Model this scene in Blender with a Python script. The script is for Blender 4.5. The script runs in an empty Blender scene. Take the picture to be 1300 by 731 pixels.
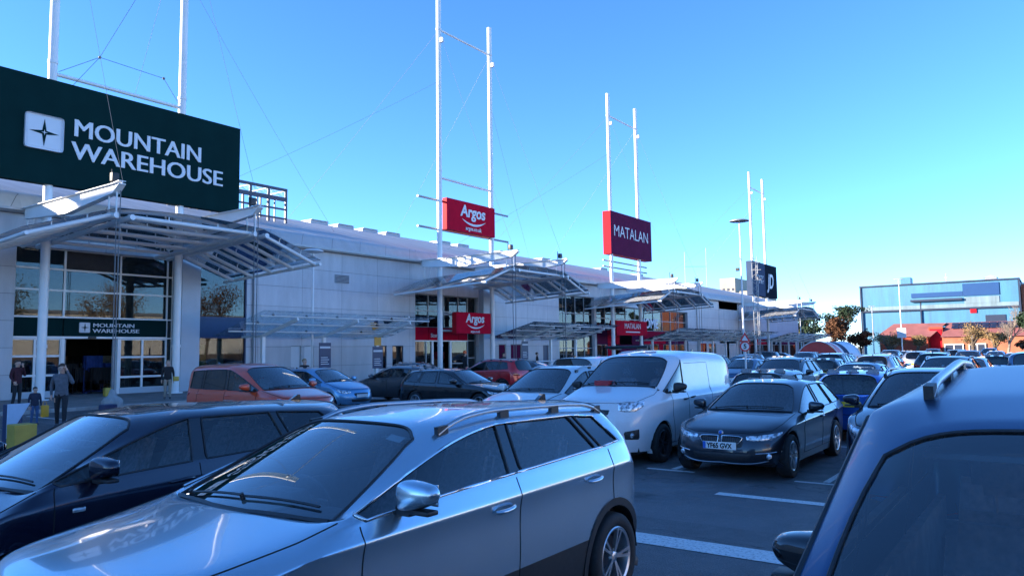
import bpy, bmesh, math, random
from math import sin, cos, pi, radians as R, atan2, sqrt, hypot
from mathutils import Vector, Matrix
from mathutils.bvhtree import BVHTree
random.seed(7)
scene = bpy.context.scene
COL = scene.collection

# ------------------------------------------------------------------ helpers
def lerp(a, b, t): return a + (b - a) * t
def clamp(x, a=0., b=1.): return max(a, min(b, x))

def link(o, parent=None):
    COL.objects.link(o)
    if parent is not None: o.parent = parent
    return o

def root_loc(p):
    v = Vector((0, 0, 0))
    while p is not None:
        v = v + p.location; p = p.parent
    return v

def thing(name, label, cat, loc=(0, 0, 0), rz=0., group=None):
    o = bpy.data.objects.new(name, None); link(o)
    o.location = loc; o.rotation_euler = (0, 0, rz); o.empty_display_size = .3
    o['label'] = label; o['category'] = cat
    if group: o['group'] = group
    return o

def tag(o, label, cat, group=None):
    o['label'] = label; o['category'] = cat
    if group: o['group'] = group
    return o

class MB:
    """collects boxes, tubes and sheets; build() links them as ONE mesh object"""
    def __init__(s): s.v = []; s.f = []; s.mi = []; s.cur = 0
    def add(s, vs, fs):
        b = len(s.v); s.v.extend([tuple(p) for p in vs])
        for f in fs: s.f.append([i + b for i in f]); s.mi.append(s.cur)
        return s
    def box(s, x0, x1, y0, y1, z0, z1):
        vs = [(x, y, z) for z in (z0, z1) for y in (y0, y1) for x in (x0, x1)]
        return s.add(vs, [(0, 2, 3, 1), (4, 5, 7, 6), (0, 1, 5, 4), (2, 6, 7, 3), (0, 4, 6, 2), (1, 3, 7, 5)])
    def bevbox(s, x0, x1, y0, y1, z0, z1, b=.02):
        bm = bmesh.new(); bmesh.ops.create_cube(bm, size=1)
        for v in bm.verts:
            v.co = Vector((lerp(x0, x1, v.co.x + .5), lerp(y0, y1, v.co.y + .5), lerp(z0, z1, v.co.z + .5)))
        bmesh.ops.bevel(bm, geom=bm.edges[:], offset=b, segments=2, profile=.6, affect='EDGES')
        s.addbm(bm); return s
    def addbm(s, bm):
        bm.verts.index_update()
        s.add([v.co.copy() for v in bm.verts], [[v.index for v in f.verts] for f in bm.faces]); bm.free(); return s
    def obox(s, p, q, w, h, up=(0, 0, 1)):
        """beam of section w x h from p to q"""
        p = Vector(p); q = Vector(q); d = (q - p).normalized(); up = Vector(up)
        a = d.cross(up)
        if a.length < 1e-5: a = d.cross(Vector((1, 0, 0)))
        a.normalize(); b = a.cross(d).normalized()
        vs = []
        for c in (p, q):
            for i, j in ((-1, -1), (1, -1), (1, 1), (-1, 1)): vs.append(c + a * (i * w / 2) + b * (j * h / 2))
        return s.add(vs, [(0, 1, 2, 3), (7, 6, 5, 4), (0, 4, 5, 1), (1, 5, 6, 2), (2, 6, 7, 3), (3, 7, 4, 0)])
    def cyl(s, p, q, r, n=10, r2=None, caps=True):
        p = Vector(p); q = Vector(q); d = (q - p).normalized(); r2 = r if r2 is None else r2
        a = d.cross(Vector((0, 0, 1)) if abs(d.z) < .95 else Vector((1, 0, 0))).normalized(); b = d.cross(a)
        vs = []
        for c, rr in ((p, r), (q, r2)):
            for i in range(n):
                t = 2 * pi * i / n; vs.append(c + (a * cos(t) + b * sin(t)) * rr)
        fs = [(i, (i + 1) % n, n + (i + 1) % n, n + i) for i in range(n)]
        if caps: fs += [list(range(n))[::-1], list(range(n, 2 * n))]
        return s.add(vs, fs)
    def tube(s, pts, r, n=6, closed=False, radii=None):
        pts = [Vector(p) for p in pts]; m = len(pts); vs = []; prev = None
        for k, p in enumerate(pts):
            if closed: d = pts[(k + 1) % m] - pts[k - 1]
            else: d = pts[min(k + 1, m - 1)] - pts[max(k - 1, 0)]
            if d.length < 1e-9: d = Vector((0, 0, 1))
            d.normalize()
            if prev is None:
                a = d.cross(Vector((0, 0, 1)) if abs(d.z) < .9 else Vector((1, 0, 0)))
            else:
                a = prev - d * prev.dot(d)
                if a.length < 1e-6: a = d.cross(Vector((0, 0, 1)))
            a.normalize(); prev = a; b = d.cross(a); rr = radii[k] if radii else r
            for i in range(n):
                t = 2 * pi * i / n; vs.append(p + (a * cos(t) + b * sin(t)) * rr)
        fs = []
        for k in range(m if closed else m - 1):
            k2 = (k + 1) % m
            for i in range(n): fs.append((k * n + i, k * n + (i + 1) % n, k2 * n + (i + 1) % n, k2 * n + i))
        if not closed: fs += [list(range(n))[::-1], list(range((m - 1) * n, m * n))]
        return s.add(vs, fs)
    def lathe(s, prof, n=24, c=(0, 0, 0), axis='z'):
        """prof: list of (r, h)"""
        vs = []
        for r, h in prof:
            for i in range(n):
                t = 2 * pi * i / n
                if axis == 'z': vs.append((c[0] + r * cos(t), c[1] + r * sin(t), c[2] + h))
                else: vs.append((c[0] + h, c[1] + r * cos(t), c[2] + r * sin(t)))
        fs = []
        for k in range(len(prof) - 1):
            for i in range(n): fs.append((k * n + i, k * n + (i + 1) % n, (k + 1) * n + (i + 1) % n, (k + 1) * n + i))
        return s.add(vs, fs)
    def prism(s, poly, axis, a, b):
        """polygon of 2D points extruded along axis from a to b; the 2D points are the other two axes in order"""
        def mk(p, t):
            return {'x': (t, p[0], p[1]), 'y': (p[0], t, p[1]), 'z': (p[0], p[1], t)}[axis]
        n = len(poly); vs = [mk(p, a) for p in poly] + [mk(p, b) for p in poly]
        fs = [list(range(n)), list(range(n, 2 * n))[::-1]] + [(i, (i + 1) % n, n + (i + 1) % n, n + i) for i in range(n)]
        return s.add(vs, fs)
    def grid(s, fn, nu, nv):
        vs = [fn(i / nu, j / nv) for j in range(nv + 1) for i in range(nu + 1)]
        fs = [(j * (nu + 1) + i, j * (nu + 1) + i + 1, (j + 1) * (nu + 1) + i + 1, (j + 1) * (nu + 1) + i) for j in range(nv) for i in range(nu)]
        return s.add(vs, fs)
    def ball(s, c, rx, ry=None, rz=None, n=10):
        ry = rx if ry is None else ry; rz = rx if rz is None else rz
        bm = bmesh.new(); bmesh.ops.create_uvsphere(bm, u_segments=n, v_segments=max(4, n // 2 + 1), radius=1)
        for v in bm.verts: v.co = Vector((c[0] + v.co.x * rx, c[1] + v.co.y * ry, c[2] + v.co.z * rz))
        return s.addbm(bm)
    def build(s, name, mats, parent=None, smooth=None, local=False, normals=True):
        if not isinstance(mats, (list, tuple)): mats = [mats]
        me = bpy.data.meshes.new(name)
        off = Vector((0, 0, 0)) if (local or parent is None) else root_loc(parent)
        me.from_pydata([(a - off.x, b - off.y, c - off.z) for a, b, c in s.v], [], s.f)
        for m in mats: me.materials.append(m)
        if len(mats) > 1: me.polygons.foreach_set('material_index', s.mi)
        if normals:
            bm = bmesh.new(); bm.from_mesh(me); bmesh.ops.recalc_face_normals(bm, faces=bm.faces[:]); bm.to_mesh(me); bm.free()
        if smooth is not None:
            me.polygons.foreach_set('use_smooth', [True] * len(me.polygons))
            me.set_sharp_from_angle(angle=R(smooth))
        me.update()
        return link(bpy.data.objects.new(name, me), parent)

def struct(name, mb, mat, **k):
    o = mb.build(name, mat, **k); o['kind'] = 'structure'; return o

def kids(o): return [c for c in o.children]
def copy_tree(o, parent=None):
    c = o.copy(); COL.objects.link(c); c.parent = parent
    for ch in kids(o): copy_tree(ch, c)
    return c

# ------------------------------------------------------------------ materials
def newmat(name):
    m = bpy.data.materials.new(name); m.use_nodes = True
    nt = m.node_tree; b = nt.nodes['Principled BSDF']; return m, nt, b
def N(nt, t, **k):
    n = nt.nodes.new(t)
    for a, v in k.items(): setattr(n, a, v)
    return n
def objmap(nt, scale=(1, 1, 1), rot=(0, 0, 0)):
    tc = N(nt, 'ShaderNodeTexCoord'); mp = N(nt, 'ShaderNodeMapping')
    mp.inputs['Scale'].default_value = scale; mp.inputs['Rotation'].default_value = rot
    nt.links.new(tc.outputs['Object'], mp.inputs['Vector']); return mp.outputs['Vector']
def noise(nt, vec, scale, detail=4, rough=.55):
    n = N(nt, 'ShaderNodeTexNoise'); n.inputs['Scale'].default_value = scale
    n.inputs['Detail'].default_value = detail; n.inputs['Roughness'].default_value = rough
    nt.links.new(vec, n.inputs['Vector']); return n.outputs['Fac']
def ramp(nt, fac, stops):
    r = N(nt, 'ShaderNodeValToRGB'); e = r.color_ramp.elements
    while len(e) < len(stops): e.new(.5)
    for i, (p, c) in enumerate(stops):
        e[i].position = p; e[i].color = (c[0], c[1], c[2], 1) if not isinstance(c, (int, float)) else (c, c, c, 1)
    nt.links.new(fac, r.inputs['Fac']); return r.outputs['Color']
def bump(nt, h, strength, dist, bsdf):
    b = N(nt, 'ShaderNodeBump'); b.inputs['Strength'].default_value = strength; b.inputs['Distance'].default_value = dist
    nt.links.new(h, b.inputs['Height']); nt.links.new(b.outputs['Normal'], bsdf.inputs['Normal']); return b

def simple(name, col, rough=.6, metal=0., var=.12, scale=3., coat=0., bmp=0., spec=None):
    m, nt, b = newmat(name)
    v = objmap(nt); f = noise(nt, v, scale, 5)
    lo = tuple(c * (1 - var) for c in col); hi = tuple(min(1, c * (1 + var)) for c in col)
    nt.links.new(ramp(nt, f, [(.3, lo), (.7, hi)]), b.inputs['Base Color'])
    b.inputs['Roughness'].default_value = rough; b.inputs['Metallic'].default_value = metal
    b.inputs['Coat Weight'].default_value = coat; b.inputs['Coat Roughness'].default_value = .04
    if spec is not None: b.inputs['Specular IOR Level'].default_value = spec
    if bmp: bump(nt, noise(nt, v, scale * 8, 4), .3, bmp, b)
    return m

def paint(name, col, metal=.6, rough=.32, dirt=.25, coat=.9):
    """car paint: metallic base, clear coat, faint flake and road dust"""
    m, nt, b = newmat(name)
    v = objmap(nt)
    fl = noise(nt, v, 900, 2); d = noise(nt, v, 2.2, 6, .7); d2 = noise(nt, v, 40, 3, .6)
    lo = tuple(c * .82 for c in col); hi = tuple(min(1, c * 1.18) for c in col)
    base = ramp(nt, fl, [(.35, lo), (.65, hi)])
    mx = N(nt, 'ShaderNodeMix', data_type='RGBA'); mu = N(nt, 'ShaderNodeMath', operation='MULTIPLY')
    r1 = ramp(nt, d, [(.45, 0.), (.8, 1.)]); r2 = ramp(nt, d2, [(.35, .2), (.7, 1.)])
    nt.links.new(r1, mu.inputs[0]); nt.links.new(r2, mu.inputs[1])
    m2 = N(nt, 'ShaderNodeMath', operation='MULTIPLY'); m2.inputs[1].default_value = dirt; nt.links.new(mu.outputs[0], m2.inputs[0])
    nt.links.new(m2.outputs[0], mx.inputs['Factor']); nt.links.new(base, mx.inputs['A'])
    mx.inputs['B'].default_value = (.22, .2, .18, 1)
    nt.links.new(mx.outputs['Result'], b.inputs['Base Color'])
    b.inputs['Metallic'].default_value = metal; b.inputs['Roughness'].default_value = rough
    b.inputs['Coat Weight'].default_value = coat
    cr = N(nt, 'ShaderNodeMapRange'); cr.inputs['To Min'].default_value = .03; cr.inputs['To Max'].default_value = .16
    nt.links.new(m2.outputs[0], cr.inputs['Value']); cr.inputs['From Max'].default_value = .3
    nt.links.new(cr.outputs['Result'], b.inputs['Coat Roughness'])
    return m

def glassmat(name, tint=(.25, .3, .3), ior=1.5, refl=1., dust=.06, rough=.01, lit=False):
    """window glass: see-through tint under a fresnel reflection, with a little dust"""
    m = bpy.data.materials.new(name); m.use_nodes = True; nt = m.node_tree; nt.nodes.clear()
    out = N(nt, 'ShaderNodeOutputMaterial'); tr = N(nt, 'ShaderNodeBsdfTransparent'); gl = N(nt, 'ShaderNodeBsdfGlossy')
    fr = N(nt, 'ShaderNodeFresnel'); fr.inputs['IOR'].default_value = ior
    mu = N(nt, 'ShaderNodeMath', operation='MULTIPLY'); mu.inputs[1].default_value = refl; mu.use_clamp = True
    mx = N(nt, 'ShaderNodeMixShader'); df = N(nt, 'ShaderNodeBsdfTranslucent' if lit else 'ShaderNodeBsdfDiffuse'); mx2 = N(nt, 'ShaderNodeMixShader')
    tr.inputs['Color'].default_value = (*tint, 1); gl.inputs['Roughness'].default_value = rough
    v = objmap(nt); d = ramp(nt, noise(nt, v, 5, 6, .7), [(.4, 0.), (.8, dust)])
    df.inputs['Color'].default_value = (.75, .8, .8, 1) if lit else (.5, .5, .48, 1)
    nt.links.new(fr.outputs[0], mu.inputs[0]); nt.links.new(mu.outputs[0], mx.inputs[0])
    nt.links.new(tr.outputs[0], mx.inputs[1]); nt.links.new(gl.outputs[0], mx.inputs[2])
    nt.links.new(d, mx2.inputs[0]); nt.links.new(mx.outputs[0], mx2.inputs[1]); nt.links.new(df.outputs[0], mx2.inputs[2])
    nt.links.new(mx2.outputs[0], out.inputs['Surface'])
    return m

M = {}
M['black_plastic'] = simple('black_plastic', (.018, .018, .02), .5, 0, .25, 20)
M['gloss_black'] = simple('gloss_black', (.008, .008, .01), .12, 0, .2, 10, coat=.6)
M['rubber'] = simple('rubber', (.015, .015, .016), .75, 0, .3, 30)
M['seam'] = simple('panel_gap', (.004, .004, .005), .9, 0, 0, 3)
M['chrome'] = simple('chrome', (.75, .76, .78), .16, 1, .05, 30)
M['alloy'] = simple('alloy', (.5, .51, .53), .3, .9, .1, 12)
M['dark_alloy'] = simple('dark_alloy', (.06, .06, .065), .35, .6, .1, 12)
M['rail_grey'] = simple('rail_grey', (.42, .43, .45), .35, .9, .06, 20)
M['interior'] = simple('car_interior', (.13, .13, .135), .8, 0, .25, 9)
M['seat_fabric'] = simple('seat_fabric', (.30, .30, .31), .9, 0, .3, 25)
M['light_trim'] = simple('light_trim', (.8, .78, .74), .8, 0, .1, 9)
M['lens'] = None
def lensmat():
    m, nt, b = newmat('headlamp_lens')
    v = objmap(nt, (9, 3, 6)); f = noise(nt, v, 3, 1)
    nt.links.new(ramp(nt, f, [(.35, (.16, .17, .19)), (.48, (.5, .52, .55)), (.6, (.85, .87, .9))]), b.inputs['Base Color'])
    b.inputs['Metallic'].default_value = .5; b.inputs['Roughness'].default_value = .2; b.inputs['Coat Weight'].default_value = 1; b.inputs['Coat Roughness'].default_value = .02
    return m
M['lens'] = lensmat()
M['red_lens'] = simple('red_lens', (.35, .008, .012), .12, 0, .35, 30, coat=1)
M['amber'] = simple('amber_lens', (.7, .22, .02), .2, 0, .2, 30, coat=1)
M['plate_white'] = simple('plate_white', (.78, .78, .76), .4, 0, .04, 20)
M['plate_yellow'] = simple('plate_yellow', (.75, .55, .03), .4, 0, .04, 20)
M['plate_blue'] = simple('plate_blue', (.02, .12, .5), .4, 0, .04, 20)
M['ink'] = simple('black_lettering', (.01, .01, .01), .5, 0, 0, 3)
M['glass_ws'] = glassmat('windscreen_glass', (.80, .88, .9), 1.6, 2.3, .02)
M['glass_side'] = glassmat('side_glass', (.66, .74, .76), 1.5, 1.9, .02)
M['glass_privacy'] = glassmat('privacy_glass', (.06, .065, .07), 1.55, 1.6, .015)
M['shop_glass'] = glassmat('shop_glass', (.42, .5, .5), 1.55, 1.1, .05)
M['canopy_glass'] = glassmat('canopy_glass', (.90, .95, .96), 1.45, 1.0, .25, .04, True)

M['white_steel'] = simple('white_steel', (.72, .72, .71), .38, 0, .05, 1.2, coat=.15)
M['grey_steel'] = simple('grey_steel', (.32, .33, .34), .45, .3, .1, 3)
M['wire'] = simple('stay_wire', (.16, .17, .18), .6, .2, .1, 9)
M['dark_frame'] = simple('dark_frame', (.02, .03, .06), .45, 0, .1, 3)
M['navy'] = simple('navy_panel', (.012, .03, .09), .4, 0, .1, 2)

def cladding(name, col, px=3., pz=1.2, gap=.012):
    m, nt, b = newmat(name)
    tc = N(nt, 'ShaderNodeTexCoord'); sp = N(nt, 'ShaderNodeSeparateXYZ'); cb = N(nt, 'ShaderNodeCombineXYZ')
    nt.links.new(tc.outputs['Object'], sp.inputs[0])
    ad = N(nt, 'ShaderNodeMath', operation='ADD'); nt.links.new(sp.outputs['X'], ad.inputs[0]); nt.links.new(sp.outputs['Y'], ad.inputs[1])
    nt.links.new(ad.outputs[0], cb.inputs['X']); nt.links.new(sp.outputs['Z'], cb.inputs['Y'])
    br = N(nt, 'ShaderNodeTexBrick'); br.offset = 0; br.inputs['Scale'].default_value = 1
    br.inputs['Brick Width'].default_value = px; br.inputs['Row Height'].default_value = pz
    br.inputs['Mortar Size'].default_value = gap; br.inputs['Mortar Smooth'].default_value = .3; br.inputs['Bias'].default_value = -.2
    br.inputs['Color1'].default_value = (*[c * .93 for c in col], 1); br.inputs['Color2'].default_value = (*[c * 1.04 for c in col], 1)
    br.inputs['Mortar'].default_value = (*[c * .35 for c in col], 1)
    nt.links.new(cb.outputs[0], br.inputs['Vector'])
    v = objmap(nt, (1, 1, .25)); st = ramp(nt, noise(nt, v, 1.7, 6, .65), [(.3, .84), (.7, 1.06)])
    mx = N(nt, 'ShaderNodeMix', data_type='RGBA', blend_type='MULTIPLY'); mx.inputs['Factor'].default_value = 1
    nt.links.new(br.outputs['Color'], mx.inputs['A']); nt.links.new(st, mx.inputs['B'])
    nt.links.new(mx.outputs['Result'], b.inputs['Base Color']); b.inputs['Roughness'].default_value = .42
    bump(nt, br.outputs['Fac'], .5, -.01, b)
    return m
M['cladding'] = cladding('silver_cladding', (.5, .505, .52), 3.2, 1.22)
M['cladding_dark'] = cladding('grey_blue_cladding', (.3, .34, .42), 3.0, 1.2)

def ribbed(name, col, scale, axis='Y', rough=.4, depth=.03, dirt=.15):
    m, nt, b = newmat(name)
    v = objmap(nt); w = N(nt, 'ShaderNodeTexWave', wave_type='BANDS', bands_direction=axis, wave_profile='SIN')
    w.inputs['Scale'].default_value = scale; nt.links.new(v, w.inputs['Vector'])
    v2 = objmap(nt, (.15, 1, .15)) if axis == 'Y' else objmap(nt, (1, 1, .12))
    f = noise(nt, v2, .8, 6, .65)
    lo = tuple(c * (1 - dirt) for c in col); hi = tuple(min(1, c * (1 + dirt)) for c in col)
    c1 = ramp(nt, f, [(.3, lo), (.7, hi)])
    dk = ramp(nt, w.outputs['Fac'], [(.0, .8), (.4, 1.)])
    mx = N(nt, 'ShaderNodeMix', data_type='RGBA', blend_type='MULTIPLY'); mx.inputs['Factor'].default_value = 1
    nt.links.new(c1, mx.inputs['A']); nt.links.new(dk, mx.inputs['B'])
    nt.links.new(mx.outputs['Result'], b.inputs['Base Color']); b.inputs['Roughness'].default_value = rough
    bump(nt, w.outputs['Fac'], .6, depth, b)
    return m
M['roof_sheet'] = ribbed('roof_sheet', (.42, .43, .44), 1.2, 'Y', .55, .05, .25)
M['fascia_sheet'] = cladding('fascia_sheet', (.44, .45, .46), 2.4, 5., .02)

def asphalt():
    m, nt, b = newmat('asphalt')
    v = objmap(nt); g = noise(nt, v, 55, 5, .8); big = noise(nt, v, .35, 5, .6); mid = noise(nt, v, 3.5, 6, .7)
    vo = N(nt, 'ShaderNodeTexVoronoi', feature='F1'); vo.inputs['Scale'].default_value = 95; nt.links.new(v, vo.inputs['Vector'])
    c = ramp(nt, g, [(.3, (.05, .051, .053)), (.55, (.11, .111, .114)), (.78, (.27, .272, .278))])
    c2 = ramp(nt, big, [(.35, .72), (.65, 1.25)]); c3 = ramp(nt, mid, [(.3, .75), (.7, 1.2)])
    a = N(nt, 'ShaderNodeMix', data_type='RGBA', blend_type='MULTIPLY'); a.inputs['Factor'].default_value = 1
    nt.links.new(c, a.inputs['A']); nt.links.new(c2, a.inputs['B'])
    a2 = N(nt, 'ShaderNodeMix', data_type='RGBA', blend_type='MULTIPLY'); a2.inputs['Factor'].default_value = 1
    nt.links.new(a.outputs['Result'], a2.inputs['A']); nt.links.new(c3, a2.inputs['B'])
    cv = N(nt, 'ShaderNodeTexVoronoi', feature='DISTANCE_TO_EDGE'); cv.inputs['Scale'].default_value = .33
    wn = N(nt, 'ShaderNodeTexNoise'); wn.inputs['Scale'].default_value = 1.4; wn.inputs['Detail'].default_value = 6; nt.links.new(v, wn.inputs['Vector'])
    wm = N(nt, 'ShaderNodeMix', data_type='RGBA', blend_type='LINEAR_LIGHT'); wm.inputs['Factor'].default_value = .55; nt.links.new(v, wm.inputs['A']); nt.links.new(wn.outputs['Color'], wm.inputs['B'])
    nt.links.new(wm.outputs['Result'], cv.inputs['Vector'])
    crk = ramp(nt, cv.outputs['Distance'], [(.0, .35), (.006, 1.)])
    oil = ramp(nt, noise(nt, v, .9, 3, .5), [(.62, 1.), (.74, .45)])
    pv_ = N(nt, 'ShaderNodeTexVoronoi', feature='F1', distance='CHEBYCHEV'); pv_.inputs['Scale'].default_value = .16; nt.links.new(v, pv_.inputs['Vector'])
    sc = N(nt, 'ShaderNodeSeparateColor'); nt.links.new(pv_.outputs['Color'], sc.inputs[0]); pt = ramp(nt, sc.outputs[0], [(.0, .82), (.5, 1.), (.9, 1.22)])
    last = a2.outputs['Result']
    for x_ in (crk, oil, pt):
        q = N(nt, 'ShaderNodeMix', data_type='RGBA', blend_type='MULTIPLY'); q.inputs['Factor'].default_value = 1
        nt.links.new(last, q.inputs['A']); nt.links.new(x_, q.inputs['B']); last = q.outputs['Result']
    nt.links.new(last, b.inputs['Base Color'])
    nt.links.new(ramp(nt, mid, [(.3, .36), (.7, .75)]), b.inputs['Roughness'])
    bump(nt, vo.outputs['Distance'], .8, .012, b)
    return m
M['asphalt'] = asphalt()
_a = 0
def road_paint():
    m, nt, b = newmat('road_paint')
    v = objmap(nt); f = noise(nt, v, 28, 6, .8)
    nt.links.new(ramp(nt, f, [(.36, (.12, .12, .125)), (.45, (.6, .6, .58)), (.7, (.8, .8, .78))]), b.inputs['Base Color'])
    b.inputs['Roughness'].default_value = .7; bump(nt, f, .4, .006, b); return m
M['road_paint'] = road_paint()
def paving():
    m, nt, b = newmat('block_paving')
    v = objmap(nt); br = N(nt, 'ShaderNodeTexBrick'); br.inputs['Scale'].default_value = 1
    br.inputs['Brick Width'].default_value = .4; br.inputs['Row Height'].default_value = .4; br.inputs['Mortar Size'].default_value = .008
    br.inputs['Color1'].default_value = (.17, .155, .145, 1); br.inputs['Color2'].default_value = (.23, .21, .195, 1); br.inputs['Mortar'].default_value = (.07, .065, .06, 1)
    nt.links.new(v, br.inputs['Vector']); st = ramp(nt, noise(nt, v, 1.1, 6, .7), [(.3, .7), (.7, 1.1)])
    mx = N(nt, 'ShaderNodeMix', data_type='RGBA', blend_type='MULTIPLY'); mx.inputs['Factor'].default_value = 1
    nt.links.new(br.outputs['Color'], mx.inputs['A']); nt.links.new(st, mx.inputs['B'])
    nt.links.new(mx.outputs['Result'], b.inputs['Base Color']); b.inputs['Roughness'].default_value = .8
    return m
M['paving'] = paving()
M['kerb'] = simple('kerb_stone', (.3, .29, .28), .8, 0, .2, 4, bmp=.004)
M['grass_land'] = simple('far_ground', (.07, .085, .05), .95, 0, .4, .1)

# text as real lettering
def text_mesh(s, size, mat, name, parent, loc, rot=(pi / 2, 0, pi / 2), sx=1., bold=0., extr=.01, align='LEFT', shear=0., spacing=1., dbl=0.):
    cu = bpy.data.curves.new(name, 'FONT'); cu.body = s; cu.size = size; cu.offset = bold; cu.extrude = extr
    cu.align_x = align; cu.shear = shear; cu.space_character = spacing; cu.resolution_u = 4
    o = bpy.data.objects.new(name, cu); COL.objects.link(o)
    dg = bpy.context.evaluated_depsgraph_get(); me = bpy.data.meshes.new_from_object(o.evaluated_get(dg))
    bpy.data.objects.remove(o)
    me.transform(Matrix.Diagonal((sx, 1, 1, 1)))
    me.transform(Matrix.Rotation(rot[2], 4, 'Z') @ Matrix.Rotation(rot[0], 4, 'X'))
    off = Vector(loc) - (root_loc(parent) if parent is not None else Vector((0, 0, 0)))
    me.transform(Matrix.Translation(off)); me.materials.clear(); me.materials.append(mat)
    me.name = name
    if dbl:   # heavier stroke: a second copy a little aside and 3 mm proud
        bm = bmesh.new(); bm.from_mesh(me); n0 = bm.verts[:]; r = bmesh.ops.duplicate(bm, geom=bm.faces[:] + bm.edges[:] + bm.verts[:])
        for v in r['geom']:
            if isinstance(v, bmesh.types.BMVert): v.co += Vector((.003, dbl, 0))
        bm.to_mesh(me); bm.free()
    return link(bpy.data.objects.new(name, me), parent)
def text_width(s, size, bold=0., shear=0., spacing=1.):
    cu = bpy.data.curves.new('w', 'FONT'); cu.body = s; cu.size = size; cu.offset = bold; cu.shear = shear; cu.space_character = spacing
    o = bpy.data.objects.new('w', cu); COL.objects.link(o); bpy.context.view_layer.update()
    w = o.dimensions.x; bpy.data.objects.remove(o); return w
# ------------------------------------------------------------------ cars
SPEC_DEF = dict(L=4.3, W=1.8, H=1.5, fo=.88, wb=2.64, zh=.80, zc=1.02, zbf=1.0, zbr=1.1, zsh=.86, zsill=.24,
    xc=.46, xh=1.18, xB=1.62, xC=2.42, xD=2.98, xDt=2.75, xr=3.02, zr=None, xt=3.38, zt=1.08, tum=.73, noseR=.42, tailR=.30,
    lean=.10, roofdrop=.05, wr=.33, arch=.39, clad=False, privacy=False, solid=(), quarter=True, wsroofw=.63, hoodcrown=.035,
    rear_glass=True, rails=None, rim='alloy', cantz=.12, lvl=3, tailz=.95, crease=False, shr=None, hdrop=.045, hlen=.55)
NS, NJ = 12, 9
def car_cage(sp):
    hw = sp['W'] / 2; H = sp['H']; fo = sp['fo']; L = sp['L']; xe = L - fo; o = sp['wb'] / 2
    zr = sp['zr'] if sp['zr'] is not None else H - .06
    xc, xh, xB, xC, xD, xr, xt = (sp[k] for k in ('xc', 'xh', 'xB', 'xC', 'xD', 'xr', 'xt'))
    zb = lambda x: lerp(sp['zbf'], sp['zbr'], clamp((x - xc) / (xD - xc)))
    shr = sp['shr'] if sp['shr'] is not None else (sp['zbr'] - sp['zbf']) * .9 + .02
    zs = lambda x: lerp(sp['zsh'], sp['zsh'] + shr, clamp((x + fo) / L))
    def plan(x):
        if x < 0: return lerp(1, .93, (-x / fo) ** 2)
        if x > sp['wb']: return lerp(1, .955, ((x - sp['wb']) / (xe - sp['wb'])) ** 2)
        return 1.
    low = lambda x: [(.93, sp['zsill']), (.985 if not sp['crease'] else .982, .42 if not sp['crease'] else .55), (1.0 if not sp['crease'] else .968, .66 if not sp['crease'] else zs(x) - .11), (.988 if not sp['crease'] else 1.0, zs(x))]
    def side(x, z4, y4=.935):
        p = plan(x)
        return [(hw * a * p, x, z) for a, z in low(x)] + [(hw * y4 * p, x, z4)]
    st = []
    roofz = lambda x: lerp(H, zr, clamp((x - (xh + .5)) / (xr - xh - .5)) ** 1.6) - (sp['hdrop'] * clamp(1 - (x - xh) / sp['hlen']) ** 1.5)
    # s0 nose ring
    zh = sp['zh']; nr = sp['noseR']
    st.append([(hw * .85, -fo + nr + .02, .24), (hw * .90, -fo + nr - .03, lerp(.24, zh - .10, .30)), (hw * .915, -fo + nr - .04, lerp(.24, zh - .10, .64)), (hw * .895, -fo + nr, zh - .10),
               (hw * .835, -fo + nr + .03, zh + .0), (hw * .70, -fo + nr * .68, zh + .005), (hw * .52, -fo + nr * .45, zh + .01), (hw * .27, -fo + nr * .33, zh + .015), (0, -fo + nr * .30, zh + .018)])
    for x, t in ((-.16, .36), (lerp(-.1, xc, .62), .74)):
        z4 = lerp(zh, sp['zbf'], t) + .012; zc = lerp(zh, sp['zc'], t) + .035 * sin(pi * t)
        st.append(side(x, z4, .90) + [(hw * .80 * plan(x), x, zc + .015), (hw * .58, x, zc + sp['hoodcrown'] * .8), (hw * .3, x, zc + sp['hoodcrown'] * 1.1), (0, x, zc + sp['hoodcrown'] * 1.15)])
    # s3 cowl
    st.append(side(xc + .14, sp['zbf']) + [(hw * .885, xc + .10, sp['zbf'] + .022), (hw * .80, xc + .03, sp['zc'] + .01), (hw * .42, xc - .08, sp['zc'] + .02), (0, xc - .11, sp['zc'] + .022)])
    tw = sp['tum']; ww = sp['wsroofw']; cz = sp['cantz']
    # s4 header
    x4b = lerp(xc + .14, xB, .52)
    st.append(side(x4b, zb(x4b)) + [(hw * (tw + .02), xh + .14, H - cz - .03 - sp['hdrop'] * .5), (hw * ww, xh + .05, roofz(xh) - .035), (hw * .36, xh - .01, roofz(xh) - .006), (0, xh - .025, roofz(xh))])
    ln = sp['lean']
    def roofrow(xt5, x6):
        return [(hw * tw, xt5, H - cz - .045 * clamp((xt5 - xh - 1) / 1.6)), (hw * (ww + .0), x6, roofz(x6) - .03), (hw * .36, x6, roofz(x6) - .005), (0, x6, roofz(x6))]
    for x, tx in ((xB - .05, xB - .05 + ln * .5), (xB + .05, xB + .05 + ln * .5)):
        st.append(side(x, zb(x)) + roofrow(tx, tx))
    for x, tx in ((xC - .03, xC - .03 - ln * .9), (xC + .03, xC + .03 - ln * .9)):
        st.append(side(x, zb(x)) + roofrow(tx, tx))
    # s9 end of side glass
    row = side(xD, zb(xD) + (.015 if sp['quarter'] else 0)); rr = roofrow(sp['xDt'], min(sp['xDt'] + .02, xr - .22))
    if sp['zbr'] > H - .45: pass
    row += [(hw * (tw + .0), sp['xDt'], rr[0][2] - .02), rr[1], rr[2], rr[3]]
    st.append(row)
    # s10 roof end
    x10 = lerp(xD, xt, .45)
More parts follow.
